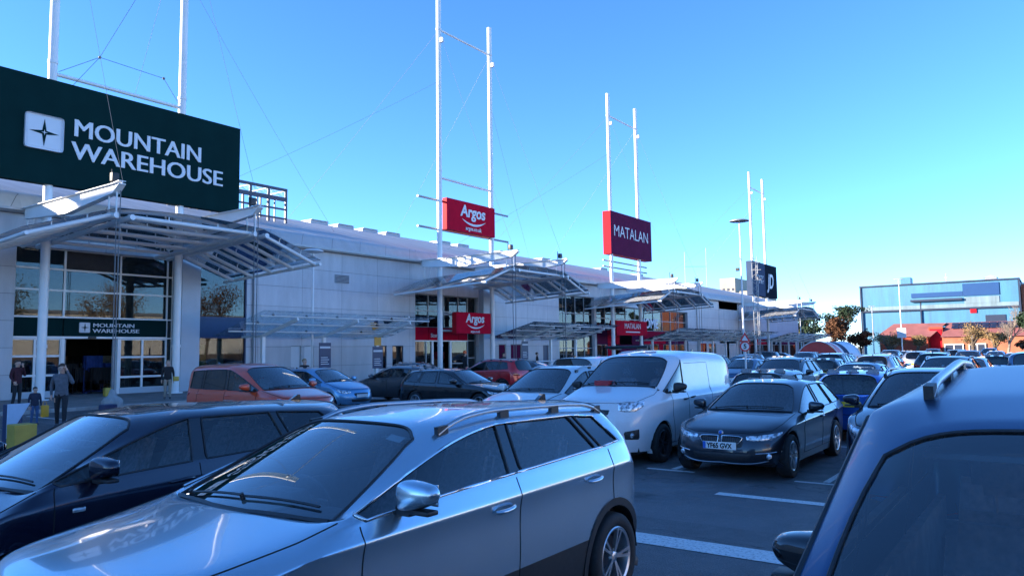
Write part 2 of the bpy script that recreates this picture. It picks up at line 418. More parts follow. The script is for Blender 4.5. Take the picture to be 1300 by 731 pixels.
    st.append(side(x10, zb(xD) + .02, .925) + [(hw * (tw - .01), lerp(sp['xDt'], xr, .8) + .02, rr[0][2] - .045), (hw * (ww - .02), xr - .02, zr - .04), (hw * .36, xr + .03, zr - .008), (0, xr + .04, zr)])
    # s11 tail ring
    zt = sp['zt']; trr = sp['tailR']
    st.append([(hw * .88, xe - trr - .05, .27), (hw * .925, xe - trr, .42), (hw * .94, xe - trr + .01, .60), (hw * .925, xe - trr, min(sp['tailz'], zt - .1)),
               (hw * .875, min(xt + .02, xe - trr + .02), zt + .0), (hw * .80, xt + .02, zt + .03), (hw * .70, xt + .05, zt + .01), (hw * .36, xt + .10, zt), (0, xt + .11, zt)])
    # fascias: rows r=0..3, columns c=5..8
    fr = []; frac = [.80, .56, .28, 0.]
    xf = [.035, 0., .01, .05]; zf = [.24, lerp(.24, zh - .11, .30), lerp(.24, zh - .11, .64), zh - .11]
    for r in range(4):
        cy, cx, _ = st[0][r]
        fr.append([(cy * f, lerp(-fo + xf[r], cx, f ** 3.0), zf[r]) for f in frac])
    rr_ = []; xfz = [-.06, 0., -.01, None]
    zl = [.27, .42, .60, min(sp['tailz'], zt - .1)]
    for r in range(4):
        cy, cx, _ = st[11][r]
        base = xe + xfz[r] if xfz[r] is not None else lerp(xe, xt + .11, .35)
        rr_.append([(cy * f, lerp(base, cx, f ** 3.2), zl[r]) for f in frac])
    sh = lambda p: (p[0], p[1] - o, p[2])
    return [[sh(p) for p in s] for s in st], [[sh(p) for p in r] for r in fr], [[sh(p) for p in r] for r in rr_]

# face tags
BODY, WS, RW, SG, TRIM, CLAD = 0, 1, 2, 10, 3, 4
def car_shell(sp):
    st, fr, rr = car_cage(sp)
    bm = bmesh.new(); lay = bm.faces.layers.int.new('tag'); cr = bm.edges.layers.float.new('crease_edge')
    vm = {}
    def V(kind, a, b, s):
        p = {'s': lambda: st[a][b], 'f': lambda: fr[a][b], 'r': lambda: rr[a][b]}[kind]()
        if p[0] == 0: s = 1
        k = (kind, a, b, s)
        if k not in vm: vm[k] = bm.verts.new((p[0] * s, p[1], p[2]))
        return vm[k]
    def F(vs, tg, s):
        if s < 0: vs = vs[::-1]
        f = bm.faces.new(vs); f[lay] = tg; f.smooth = True; return f
    for s in (1, -1):
        for i in range(11):
            for j in range(8):
                t = BODY
                if j == 0 and sp['clad']: t = CLAD
                if j == 4:
                    if i in (3, 4): t = SG if 'f' not in sp['solid'] else BODY
                    if i == 5: t = TRIM
                    if i == 6: t = SG + 1
                    if i == 7: t = TRIM
                    if i == 8: t = SG + 2
                    if i in (6,) and 'r' in sp['solid']: t = BODY
                    if i == 8 and ('q' in sp['solid'] or not sp['quarter']): t = BODY
                    if i == 7 and ('r' in sp['solid'] or ('q' in sp['solid']) ): t = BODY
                    if i == 5 and 'r' in sp['solid']: t = BODY
                if i == 3 and j >= 6: t = WS
                if i == 10 and j >= 6 and sp['rear_glass']: t = RW
                if t in (SG, SG + 1, SG + 2): t = t if s > 0 else t + 5
                F([V('s', i, j, s), V('s', i + 1, j, s), V('s', i + 1, j + 1, s), V('s', i, j + 1, s)], t, s)
        for kind, ring, g in (('f', 0, fr), ('r', 11, rr)):
            def G(r, c):
                if c == 4: return V('s', ring, r, s)
                if r == 4: return V('s', ring, c, s)
                return V(kind, r, c - 5, s)
            for r in range(4):
                for c in range(4, 8):
                    vs = [G(r, c), G(r, c + 1), G(r + 1, c + 1), G(r + 1, c)]
                    if kind == 'f': vs = vs[::-1]
                    t = CLAD if (sp['clad'] and r == 0) else BODY
                    F(vs, t, -s)
    bm.verts.index_update()
    def crease(kset, val):
        for e in bm.edges:
            if e.verts[0] in kset and e.verts[1] in kset: e[cr] = max(e[cr], val)
    g = lambda l: {V('s', a, b, s) for a, b in l for s in (1, -1)}
    crease(g([(i, 3) for i in range(0, 12)]), .85 if sp['crease'] else .45)
    crease(g([(i, 4) for i in range(2, 11)]), .55)
    crease(g([(i, 5) for i in range(3, 11)]), .55)
    crease(g([(3, j) for j in range(4, 9)]), .75)
    crease(g([(4, j) for j in (6, 7, 8)]), .5)
    crease(g([(3, 6), (4, 6)]), .6)
    crease(g([(10, 6), (11, 6)]), .6); crease(g([(10, j) for j in (6, 7, 8)]), .7); crease(g([(11, j) for j in (6, 7, 8)]), .5)
    crease(g([(0, j) for j in range(4, 9)]), .35)
    for i in (5, 6, 7, 8, 9): crease(g([(i, 4), (i, 5)]), .9)
    crease(g([(i, 0) for i in range(0, 12)]), .6)
    bmesh.ops.recalc_face_normals(bm, faces=bm.faces[:])
    me = bpy.data.meshes.new('cage'); bm.to_mesh(me); bm.free()
    ob = bpy.data.objects.new('cage', me); COL.objects.link(ob)
    md = ob.modifiers.new('s', 'SUBSURF'); md.levels = sp['lvl']; md.render_levels = sp['lvl']; md.use_creases = True
    dg = bpy.context.evaluated_depsgraph_get(); ev = bpy.data.meshes.new_from_object(ob.evaluated_get(dg))
    bpy.data.objects.remove(ob)
    out = bmesh.new(); out.from_mesh(ev); bpy.data.meshes.remove(ev)
    return out

def loops_of(bm, tags, lay):
    """ordered boundary loops round a set of tagged faces"""
    es = [e for e in bm.edges if len({f[lay] in tags for f in e.link_faces}) == 2 or (len(e.link_faces) == 1 and e.link_faces[0][lay] in tags)]
    adj = {}
    for e in es:
        for a, b in ((e.verts[0], e.verts[1]), (e.verts[1], e.verts[0])): adj.setdefault(a, []).append(b)
    seen = set(); res = []
    for v in list(adj):
        if v in seen: continue
        loop = [v]; seen.add(v); cur = v
        while True:
            nx = [w for w in adj[cur] if w not in seen]
            if not nx: break
            cur = nx[0]; seen.add(cur); loop.append(cur)
        if len(loop) > 3: res.append([(w.co.copy(), w.normal.copy()) for w in loop])
    return res

class Snap:
    def __init__(s, bm): s.t = BVHTree.FromBMesh(bm)
    def __call__(s, p, off=0.):
        c, n, i, d = s.t.find_nearest(Vector(p))
        if (Vector(p) - c).dot(n) < -1e-4 and False: n = -n
        return c + n * off

def patch(mb, snap, top, bot, off=.006, nu=12, nv=5, edge=-.004):
    """a raised lens or panel hugging the body between two outlines of equal count"""
    def pl(pts, u):
        k = u * (len(pts) - 1); i = min(int(k), len(pts) - 2); return Vector(pts[i]).lerp(Vector(pts[i + 1]), k - i)
    def fn(u, v):
        p = pl(bot, u).lerp(pl(top, u), v)
        e = min(u, 1 - u, v, 1 - v)
        return snap(p, edge if e < 1e-6 else off)
    mb.grid(fn, nu, nv)

def seamline(mb, snap, pts, r=.0035, n=14, off=.0):
    P = []
    for k in range(len(pts) - 1):
        a, b = Vector(pts[k]), Vector(pts[k + 1])
        for i in range(n): P.append(snap(a.lerp(b, i / n), off))
    P.append(snap(pts[-1], off)); mb.tube(P, r, 4)

WHEEL_CACHE = {}
def wheel_meshes(r, spokes, rimmat, hi):
    key = (r, spokes, rimmat, hi)
    if key in WHEEL_CACHE: return WHEEL_CACHE[key]
    n = 40 if hi else 20; w = .11
    t = MB(); rr = r * .70
    t.lathe([(rr, -w * .9), (r * .9, -w), (r * .985, -w * .8), (r, -w * .4), (r, w * .4), (r * .985, w * .8), (r * .93, w * .98), (r * .8, w * 1.03), (rr, w * .92), (rr - .01, w * .8), (rr - .01, -w * .9)], n, axis='x')
    if hi:
        for k in (-.035, 0, .035): t.lathe([(r + .001, k - .004), (r - .008, k), (r + .001, k + .004)], n, axis='x')
    tyre = t.build('tyre', M['rubber'], smooth=40); me_t = tyre.data; bpy.data.objects.remove(tyre)
    q = MB(); q.lathe([(rr, w * .86), (rr - .012, w * .94), (rr - .03, w * .86), (rr - .045, w * .2), (rr - .045, -w * .7)], n, axis='x')
    q.lathe([(.001, w * .78), (.03, w * .78), (.045, w * .7), (.05, w * .5)], 16, axis='x')
    for k in range(spokes):
        a = 2 * pi * k / spokes
        for da in ((-.13, .13) if spokes <= 6 else (0,)):
            p = Vector((w * .62, .04 * cos(a + da * .6), .04 * sin(a + da * .6))); e = Vector((w * .80, (rr - .02) * cos(a + da), (rr - .02) * sin(a + da)))
            q.obox(p, e, .022 if spokes <= 6 else .03, .028, up=(1, 0, 0))
    for k in range(5):
        a = 2 * pi * k / 5 + .3; q.cyl((w * .6, .055 * cos(a), .055 * sin(a)), (w * .66, .055 * cos(a), .055 * sin(a)), .009, 6)
    rim = q.build('rim', M[rimmat], smooth=35); me_r = rim.data; bpy.data.objects.remove(rim)
    b = MB(); b.lathe([(.001, .0), (rr - .06, .0), (rr - .06, -.02), (.001, -.02)], 24, axis='x')
    bo = b.build('brake', M['dark_alloy'], smooth=35); me_b = bo.data; bpy.data.objects.remove(bo)
    WHEEL_CACHE[key] = (me_t, me_r, me_b); return WHEEL_CACHE[key]

def add_wheels(root, sp, hi, spokes=5):
    hw = sp['W'] / 2; o = sp['wb'] / 2
    mt, mr, mb_ = wheel_meshes(sp['wr'], spokes, sp['rim'], hi)
    for s in (1, -1):
        for y in (-o, o):
            w = link(bpy.data.objects.new('wheel', mt), root); w.location = (s * (hw - .12), y, sp['wr']); w.rotation_euler = (0 if s > 0 else 0, 0, 0 if s > 0 else pi)
            rm = link(bpy.data.objects.new('rim', mr), w)
            if hi: link(bpy.data.objects.new('brake_disc', mb_), w)

def seat_mesh(x, y, z):
    m = MB()
    m.bevbox(x - .25, x + .25, y - .28, y + .24, z, z + .16, .05)
    bm = bmesh.new(); bmesh.ops.create_cube(bm, size=1)
    for v in bm.verts:
        t = v.co.z + .5; wd = .25 - .04 * t
        v.co = Vector((x + v.co.x * 2 * wd, y + .24 + v.co.y * (.15 - .05 * t) + .22 * t, z + .12 + .60 * t))
    bmesh.ops.bevel(bm, geom=bm.edges[:], offset=.04, segments=2, affect='EDGES'); m.addbm(bm)
    bm = bmesh.new(); bmesh.ops.create_cube(bm, size=1)
    for v in bm.verts:
        v.co = Vector((x + v.co.x * .26, y + .46 + v.co.y * .09, z + .86 + v.co.z * .17))
    bmesh.ops.bevel(bm, geom=bm.edges[:], offset=.035, segments=2, affect='EDGES'); m.addbm(bm)
    m.cyl((x - .06, y + .45, z + .66), (x - .06, y + .46, z + .8), .008, 6); m.cyl((x + .06, y + .45, z + .66), (x + .06, y + .46, z + .8), .008, 6)
    return m

def interior(root, sp, hi, light=False):
    hw = sp['W'] / 2; o = sp['wb'] / 2; H = sp['H']
    xc = sp['xc'] - o; xB = sp['xB'] - o; z0 = .30; zb = sp['zbf']
    fl = MB(); fl.box(-hw * .8, hw * .8, -sp['fo'] - o + .35, sp['xt'] - o - .12, .2, .34)
    fl.box(-hw * .82, hw * .82, sp['xC'] - o + .25, sp['xt'] - o - .10, .34, zb - .22)
    for s in (-1, 1):   # inner wings above and around the wheels
        for yy in (-o, o):
            pr = []
            R_ = sp['arch'] - .005
            for k in range(13):
                a = pi * k / 12; pr.append((R_ * cos(a), R_ * sin(a)))
            def fn(u, v):
                k = u * 12; a = pi * u
                return (s * lerp(hw * .45, hw * .955, v), yy + R_ * cos(a), sp['wr'] + R_ * sin(a))
            fl.grid(fn, 12, 1)
            fl.prism([(yy + a, sp['wr'] + b) for a, b in pr], 'x', s * hw * .44, s * hw * .47)
    fl.build('underbody', M['seam'], root, smooth=40, normals=False)
    d = MB(); zc = sp['zc']
    prof = [(xc + .02, zc - .03), (xc + .35, zc - .03), (xc + .50, zc - .04), (xc + .58, zc - .12), (xc + .52, zc - .32), (xc + .3, zc - .5), (xc + .02, zc - .4)]
    d.prism(prof, 'x', -hw * .84, hw * .84)
    d.bevbox(-.50, -.16, xc + .46, xc + .62, zc - .14, zc + .02, .03)
    for s in (1, -1):   # door cards
        d.box(s * hw * .82, s * hw * .86, xc + .3, sp['xD'] - o - .05, .34, zb - .05)
    d.build('dashboard', M['interior'], root, smooth=35)
    st = MB(); cx, cy, cz = -.36, xc + .80, zc - .10
    P = []
    for k in range(24):
        a = 2 * pi * k / 24; P.append((cx + .185 * cos(a), cy - .185 * sin(a) * .42, cz + .185 * sin(a) * .9))
    st.tube(P, .015, 6, closed=True); st.cyl((cx, cy, cz), (cx, cy - .25, cz - .12), .04, 8)
    for a in (0, pi, 1.5 * pi): st.obox((cx, cy, cz), (cx + .18 * cos(a), cy - .18 * sin(a) * .42, cz + .18 * sin(a) * .9), .04, .015)
    st.build('steering_wheel', M['interior'], root, smooth=40)
    sy = xB - .30; sz = sp['zsill'] + .30 + max(0, H - 1.5) * .35
    for x in (-.36, .36): seat_mesh(x, sy, sz).build('seat', M['seat_fabric'], root, smooth=45)
    if 'r' not in sp['solid']:
        rs = MB()
        for x in (-.42, 0, .42):
            q = seat_mesh(x * .95, min(sy + .92, sp['xC'] - o + .1), sz + .02); rs.add(q.v, q.f)
        rs.build('rear_seat', M['seat_fabric'], root, smooth=45)
    if hi:
        m = MB(); yh = sp['xh'] - o; m.bevbox(-.12, .12, yh - .02, yh + .01, H - .20 - sp['hdrop'], H - .13 - sp['hdrop'], .015); m.cyl((0, yh + .02, H - .08 - sp['hdrop']), (0, yh, H - .16 - sp['hdrop']), .012, 6)
        m.build('rear_view_mirror', M['black_plastic'], root, smooth=40)
        hl = MB(); y1 = sp['xr'] - o - .1
        hl.grid(lambda u, v: (lerp(-1, 1, u) * hw * .60, lerp(yh + .06, y1, v), H - .085 - .05 * abs(2 * u - 1) ** 2 - sp['hdrop'] * clamp(1 - (lerp(yh + .06, y1, v) - yh) / sp['hlen']) ** 1.5), 6, 6)
        hl.build('headlining', M['light_trim'], root, smooth=60)
        for x in (-.36, .36):
            sv = MB(); zv = H - .095 - sp['hdrop']; sv.bevbox(x - .21, x + .21, yh + .06, yh + .22, zv - .03, zv - .01, .008); sv.build('sun_visor', M['light_trim'], root, smooth=40)

def door_mirror(root, sp, mat, s, cap=None):
    hw = sp['W'] / 2; o = sp['wb'] / 2; y = sp['xc'] + .40 + sp.get('mdy', 0) - o; z = sp['zbf'] + .105 + sp.get('mdz', 0); hw += sp.get('mdx', 0)
    bm = bmesh.new(); bmesh.ops.create_cube(bm, size=1)
    bmesh.ops.subdivide_edges(bm, edges=bm.edges[:], cuts=2, use_grid_fill=True)
    for v in bm.verts:
        x_, y_, z_ = v.co * 2
        q = (abs(x_) ** 4.5 + abs(y_) ** 3 + abs(z_) ** 4.5) ** (1 / 4.5); x_, y_, z_ = x_ / q, y_ / q, z_ / q
        ss = 1 - .26 * (x_ + 1) / 2          # outer end smaller
        fr = .105 if y_ < 0 else .035
        v.co = Vector((s * (hw + .105 + x_ * .125 * sp.get('mscale', 1)), y + y_ * fr * ss + .015 * x_, z + .005 + z_ * .088 * sp.get('mscale', 1) * ss - (0.004 * x_ if z_ > 0 else -.022 * x_)))
    m = MB(); m.addbm(bm)
    me = m.build('door_mirror', mat, root, smooth=60)
    md = me.modifiers.new('s', 'SUBSURF'); md.levels = 2; md.render_levels = 2
    ms = sp.get('mscale', 1)
    b = MB(); b.bevbox(s * (hw - .05) if s > 0 else -(hw + .06), (hw + .06) if s > 0 else -(hw - .05), y - .045, y + .03, z - .115, z - .055, .015)
    b.bevbox(min(s * (hw + .0), s * (hw + .2)), max(s * hw, s * (hw + .2 * ms)), y - .05, y + .04, z - .098 * ms, z - .07 * ms, .012)
    b.build('mirror_foot', M['black_plastic'], me, smooth=40)
    g = MB(); g.bevbox(min(s * (hw + .02), s * (hw + .20 * ms)), max(s * (hw + .02), s * (hw + .2 * ms)), y + .030, y + .038, z - .055 * ms, z + .06 * ms, .003)
    g.build('mirror_glass', M['chrome'], me, smooth=40)
    return me

def make_car(name, sp_, mats, hi=True, spokes=5, **kw):
    """returns an Empty at the origin with every part parented"""
    sp = dict(SPEC_DEF); sp.update(sp_); sp.update(kw)
    if not hi: sp['lvl'] = 2
    pm, = mats[:1]; hw = sp['W'] / 2; o = sp['wb'] / 2; H = sp['H']
    root = bpy.data.objects.new(name, None); link(root)
    bm = car_shell(sp); lay = bm.faces.layers.int['tag']; bm.normal_update()
    snap = Snap(bm)
    r_ = .009 if hi else .010
    if sp.get('chrome_line'):
        side = {SG, SG + 1, SG + 2, SG + 5, SG + 6, SG + 7, TRIM}
        for L_ in loops_of(bm, side, lay):
            chrome = MB(); chrome.tube([c + n * .006 for c, n in L_], .009, 6, closed=True)
            chrome.build('window_moulding', M['chrome'], root, smooth=60)
    def extract(tags, nm, mat, off, seal=0):
        todo = {f for f in bm.faces if f[lay] in tags}; ob = None
        while todo:
            st_ = [todo.pop()]; comp = []
            while st_:
                f = st_.pop(); comp.append(f)
                for e in f.edges:
                    for g_ in e.link_faces:
                        if g_ in todo: todo.discard(g_); st_.append(g_)
            vs = {}; mb = MB(); P = []
            for f in comp:
                for v in f.verts:
                    if v not in vs: vs[v] = len(P); P.append(v.co - v.normal * off)
            mb.add(P, [[vs[v] for v in f.verts] for f in comp])
            ob = mb.build(nm, mat, root, smooth=80, normals=False)
            if seal:
                for L_ in loops_of(bm, tags, lay):
                    t_ = MB(); t_.tube([c + n * .001 for c, n in L_], seal, 5, closed=True); t_.build('window_seal', M['black_plastic'], ob, smooth=60)
        return ob
    gs = M['glass_side']; gp = M['glass_privacy'] if sp['privacy'] else gs
    extract({WS}, 'windscreen', M['glass_ws'], .003, sp.get('wseal', .010))
    extract({RW}, 'rear_window', gp, .003, .012)
    for k, g_ in ((0, gs), (1, gp), (2, gp)):
        for s5 in (0, 5): extract({SG + k + s5}, 'side_window', g_, .006, r_)
    extract({TRIM}, 'door_pillar', M['gloss_black'], .003)
    # cut wheel arches in what is left
    bmesh.ops.delete(bm, geom=[f for f in bm.faces if f[lay] not in (BODY, CLAD)], context='FACES')
    Ra = sp['arch']; zc_ = sp['wr']
    for yy in (-o, o):
        def ins(v): return abs(v.co.x) > hw * .5 and v.co.z < zc_ + Ra + .3 and hypot(v.co.y - yy, v.co.z - zc_) < Ra
        dl = [f for f in bm.faces if all(ins(v) for v in f.verts)]
        bmesh.ops.delete(bm, geom=dl, context='FACES')
        for v in bm.verts:
            if ins(v):
                dy, dz = v.co.y - yy, v.co.z - zc_; q = hypot(dy, dz)
                if q > 1e-5: v.co.y = yy + dy / q * Ra; v.co.z = zc_ + dz / q * Ra
    vs = {}; P = []; bodymb = MB()
    for f in bm.faces:
        for v in f.verts:
            if v not in vs: vs[v] = len(P); P.append(v.co.copy())
        bodymb.f.append([v for v in f.verts]); bodymb.mi.append(1 if f[lay] == CLAD else 0)
    bodymb.v = P; bodymb.f = [[vs[v] for v in f] for f in bodymb.f]
    bm.free()
    # arch lips
    for s in (1, -1):
        for yy in (-o, o):
            al = MB(); pts = []
            for k in range(29):
                a = R(-22 + 224 * k / 28)
                p = Vector((s * hw * 1.05, yy + (Ra + .018) * cos(a), zc_ + (Ra + .018) * sin(a)))
                pts.append(p)
            lip = []
            for p in pts:
                c, n, i, d = snap.t.ray_cast(p + Vector((s * .5, 0, 0)), Vector((-s, 0, 0)), 1.2)
                x = c.x if c is not None and abs(c.x) > hw * .7 else s * hw * .93
                lip.append((x, p.y, p.z))
            if sp['clad']:
                inner = [(x + s * .006, yy + (p[1] - yy) * .955, zc_ + (p[2] - zc_) * .955) for (x, *_), p in zip(lip, lip)]
                outer = [(x + s * .008, yy + (p[1] - yy) * 1.10, zc_ + (p[2] - zc_) * 1.10) for (x, *_), p in zip(lip, lip)]
                ou2 = [(a[0] - s * .03, a[1], a[2]) for a in outer]; in2 = [(a[0] - s * .10, a[1], a[2]) for a in inner]
                n = len(lip); al.add(in2 + inner + outer + ou2, [(q * n + k, q * n + k + 1, (q + 1) * n + k + 1, (q + 1) * n + k) for q in range(3) for k in range(n - 1)])
            else:
                inner = [(x - s * .004, yy + (p[1] - yy) * .95, zc_ + (p[2] - zc_) * .95) for (x, *_), p in zip(lip, lip)]
                in2 = [(a[0] - s * .10, a[1], a[2]) for a in inner]; n = len(lip)
                outer = [(x + s * .002, p[1], p[2]) for (x, *_), p in zip(lip, lip)]
                al.add(in2 + inner + outer, [(q * n + k, q * n + k + 1, (q + 1) * n + k + 1, (q + 1) * n + k) for q in range(2) for k in range(n - 1)])
            al.build('wheel_arch_lip', M['black_plastic'] if sp['clad'] else pm, root, smooth=60)
    add_wheels(root, sp, hi, spokes)
    interior(root, sp, hi)
    # lamps, grille, plates -------------------------------------------------
    yf = -sp['fo'] - o; ye = sp['L'] - sp['fo'] - o; zh = sp['zh']; zt = sp['zt']
    HL = sp.get('head', None) or [[(.50, .06, -.04), (.66, .13, -.02), (.80, .26, .0), (.90, .55, .015)], [(.52, .05, -.13), (.68, .12, -.15), (.83, .26, -.14), (.92, .46, -.06)]]
    for s in (1, -1):
        m = MB(); f = lambda P_: [(s * hw * a, yf + b, zh + c) for a, b, c in P_]
        patch(m, snap, f(HL[0]), f(HL[1]), .010, 14, 5); m.build('headlight', M['lens'], root, smooth=60)
        TL = sp.get('tail', None) or [[(.62, -.02, -.10), (.80, -.06, -.07), (.93, -.25, -.06), (.96, -.42, -.05)], [(.62, -.0, -.22), (.80, -.04, -.23), (.93, -.18, -.22), (.97, -.32, -.14)]]
        m = MB(); g = lambda P_: [(s * hw * a, ye + b, zt + c) for a, b, c in P_]
        patch(m, snap, g(TL[0]), g(TL[1]), .010, 12, 5); m.build('tail_light', M['red_lens'], root, smooth=60)
    m = MB(); patch(m, snap, [(-hw * .45, yf, zh - .10), (0, yf - .05, zh - .09), (hw * .45, yf, zh - .10)], [(-hw * .40, yf, zh - .24), (0, yf - .05, zh - .25), (hw * .40, yf, zh - .24)], .006, 12, 4)
    m.build('grille', sp.get('grille_mat') or M['black_plastic'], root, smooth=60); m = MB()
    patch(m, snap, [(-hw * .62, yf, .42), (0, yf - .05, .43), (hw * .62, yf, .42)], [(-hw * .55, yf, .28), (0, yf - .05, .27), (hw * .55, yf, .28)], .006, 12, 4)
    m.build('bumper_intake', M['black_plastic'], root, smooth=60)
    pf = MB(); c = snap((0, yf - .05, .52), .0); pf.box(-.26, .26, c.y - .022, c.y - .008, .465, .575)
    pf.build('number_plate', M['plate_white'], root)
    pr = MB(); zp = sp.get('rplate', .80); c = snap((0, ye + .05, zp), .0); pr.box(-.26, .26, c.y + .006, c.y + .02, zp - .055, zp + .055)
    pr.build('number_plate', M['plate_yellow'], root)
    # wipers
    yc = sp['xc'] - o; zc2 = sp['zc']
    for x0, x1 in ((-hw * .62, -.02), (-.02 + .0, hw * .62)):
        w = MB(); a = (x0, yc + .03, zc2 + .03); b = (x1, yc + (.04 if x1 < .1 else .10), zc2 + .03)
        seamline(w, snap, [a, b], .008, 10, .014); w.cyl(snap(a, -.01), snap(a, .03), .014, 8)
        w.build('wiper', M['black_plastic'], root, smooth=60)
    w = MB()
    seamline(w, snap, [(-hw * .78, yc + .02, zc2), (0, yc - .10, zc2), (hw * .78, yc + .02, zc2)], .014, 14, .004)
    w.build('scuttle_trim', M['black_plastic'], root, smooth=60)
    # rear wiper, handles, seams
    sm = MB(); zb = lambda x: lerp(sp['zbf'], sp['zbr'], clamp((x - sp['xc']) / (sp['xD'] - sp['xc'])))
    r4 = .0045 if hi else .007
    for s in (1, -1):
        X = s * hw * 1.0
        dl = sp.get('door_lines') or [
            [(sp['xc'] + .10, sp['zbf'] + .01), (sp['xc'] + .09, .70), (sp['xc'] + .12, .30)],
            [(sp['xB'] + .0, zb(sp['xB'])), (sp['xB'] - .0, .65), (sp['xB'] - .02, .30)],
            [(sp['xC'] + .12, zb(sp['xC'])), (sp['xC'] + .16, .80), (sp['wb'] - sp['arch'] * .95, .62)]]
        for ln_ in dl: seamline(sm, snap, [(X, x - o, z) for x, z in ln_], r4, 12)
        seamline(sm, snap, [(X, sp['xc'] + .12 - o, .30), (X, sp['wb'] - sp['arch'] - .02 - o, .30)], r4, 12)
        seamline(sm, snap, [(s * hw * .86, yc + .02, zc2 + .02), (s * hw * .86, -o - .1, zh + .1), (s * hw * .80, yf + .35, zh + .04)], r4, 14)   # bonnet gap
        seamline(sm, snap, [(s * hw * .80, yf + .35, zh + .03), (s * hw * .5, yf + .12, zh + .0), (0, yf + .06, zh - .01)], r4, 12)
        seamline(sm, snap, [(s * hw * .84, ye - .08, zt - .02), (s * hw * .80, ye, .62), (0, ye + .05, .58)], r4, 12)
    bodymb.mi += [2] * len(sm.f); nb = len(bodymb.v); bodymb.v += sm.v; bodymb.f += [[i + nb for i in f] for f in sm.f]
    body = bodymb.build('body', [pm, M['black_plastic'], M['seam']], root, smooth=50, normals=False)
    hd = sp.get('handles') or [(sp['xB'] - .17, zb(sp['xB']) - .13), (sp['xC'] + .05, zb(sp['xC']) - .11)]
    for s in (1, -1):
        for x, z in hd:
            m = MB(); pts = []
            for k in range(9):
                t = k / 8; pts.append(snap((s * hw * 1.02, x - .10 + .20 * t - o, z + .012 * t), .012 + .028 * sin(pi * clamp(t, .0, 1)) ** .5))
            m.tube(pts, .016, 8, radii=[.010] + [.016] * 7 + [.010]); 
            c = snap((s * hw * 1.02, x - o, z), 0); 
            m.build('door_handle', sp.get('handle_mat') or pm, root, smooth=70)
        if s in sp.get('mirror_sides', (1, -1)): door_mirror(root, sp, sp.get('mirror_mat') or pm, s)
    if sp['rails']:
        for s in (1, -1):
            m = MB(); ft = MB(); xr = hw * sp.get('railx', sp['wsroofw'] + .04); lf = sp.get('raillift', .045); rr0 = sp.get('railr', .018); y0, y1 = sp['rails']; y0 -= o; y1 -= o; pts = []; rad = []
            for k in range(25):
                t = k / 24; y = lerp(y0, y1, t); e = min(t, 1 - t) * 24 / 3.
                lift = lf * clamp(e) ** .6 + .004
                c, n, i, d = snap.t.ray_cast(Vector((s * xr * (1 if True else 1), y, 3)), Vector((0, 0, -1)), 4)
                zz = c.z if c is not None else H
                pts.append((s * xr, y, zz + lift)); rad.append(rr0)
            m.tube(pts, .018, 8, radii=rad)
            for t in (.02, .34, .66, .98):
                k = int(t * 24); p = pts[k]; q = pts[min(24, max(0, k))]
                yk = lerp(y0, y1, t); c, n, i, d = snap.t.ray_cast(Vector((s * xr, yk, 3)), Vector((0, 0, -1)), 4)
                zz = c.z if c is not None else H
                fl_ = (.09 if rr0 > .02 else .05) if t in (.02, .98) else .05
                ft.obox((s * xr, yk - fl_, zz + .01), (s * xr, yk + fl_, zz + .012 + rr0 * .3), rr0 * 1.8, .05 + lf * .4 if t in (.02, .98) else lf * 1.3)
            rl_ = m.build('roof_rail', sp.get('rail_mat') or M['rail_grey'], root, smooth=50)
            for q in range(0, len(ft.v), 8):
                f1 = MB(); f1.v = ft.v[q:q + 8]; f1.f = [[i - q for i in f] for f in ft.f if q <= f[0] < q + 8]; f1.mi = [0] * len(f1.f); f1.build('rail_foot', M['black_plastic'], rl_)
    an = MB(); ya = sp['xr'] - o - .18; c, n, i, d = snap.t.ray_cast(Vector((0, ya, 3)), Vector((0, 0, -1)), 4); za = c.z if c is not None else H
    if sp.get('whip'):
        an.cyl((0, ya, za), (0, ya + .18, za + .34), .006, 6); an.cyl((0, ya, za - .01), (0, ya, za + .03), .02, 8)
    else:
        an.prism([(ya - .09, za - .01), (ya + .07, za - .01), (ya + .06, za + .055), (ya + .03, za + .06)], 'x', -.018, .018)
    an.build('aerial', M['gloss_black'], root, smooth=40)
    root['_snap'] = 0
    return root, snap, sp

def clean(root):
    for k in list(root.keys()):
        if k.startswith('_'): del root[k]

def place(root, x, y, rz, label, cat, group=None, z=0):
    clean(root); root.location = (x, y, z); root.rotation_euler = (0, 0, rz)
    root['label'] = label; root['category'] = cat
    if group: root['group'] = group
    return root
# ------------------------------------------------------------------ camera, world, sun
cd = bpy.data.cameras.new('camera'); cam = bpy.data.objects.new('camera', cd); COL.objects.link(cam); scene.camera = cam
cd.sensor_width = 36; cd.lens = 950 / 1300 * 36; cd.clip_end = 3000; cd.clip_start = .05
yaw, pitch, roll = R(36), math.atan(80 / 950), .013
f0 = Vector((-sin(yaw), cos(yaw), 0)); r0 = Vector((cos(yaw), sin(yaw), 0)); up = Vector((0, 0, 1))
fw = f0 * cos(pitch) + up * sin(pitch); u0 = up * cos(pitch) - f0 * sin(pitch)
rt = r0 * cos(roll) - u0 * sin(roll); uu = u0 * cos(roll) + r0 * sin(roll)
mt = Matrix((rt, uu, -fw)).transposed().to_4x4(); mt.translation = Vector((0, 0, 2.0)); cam.matrix_world = mt

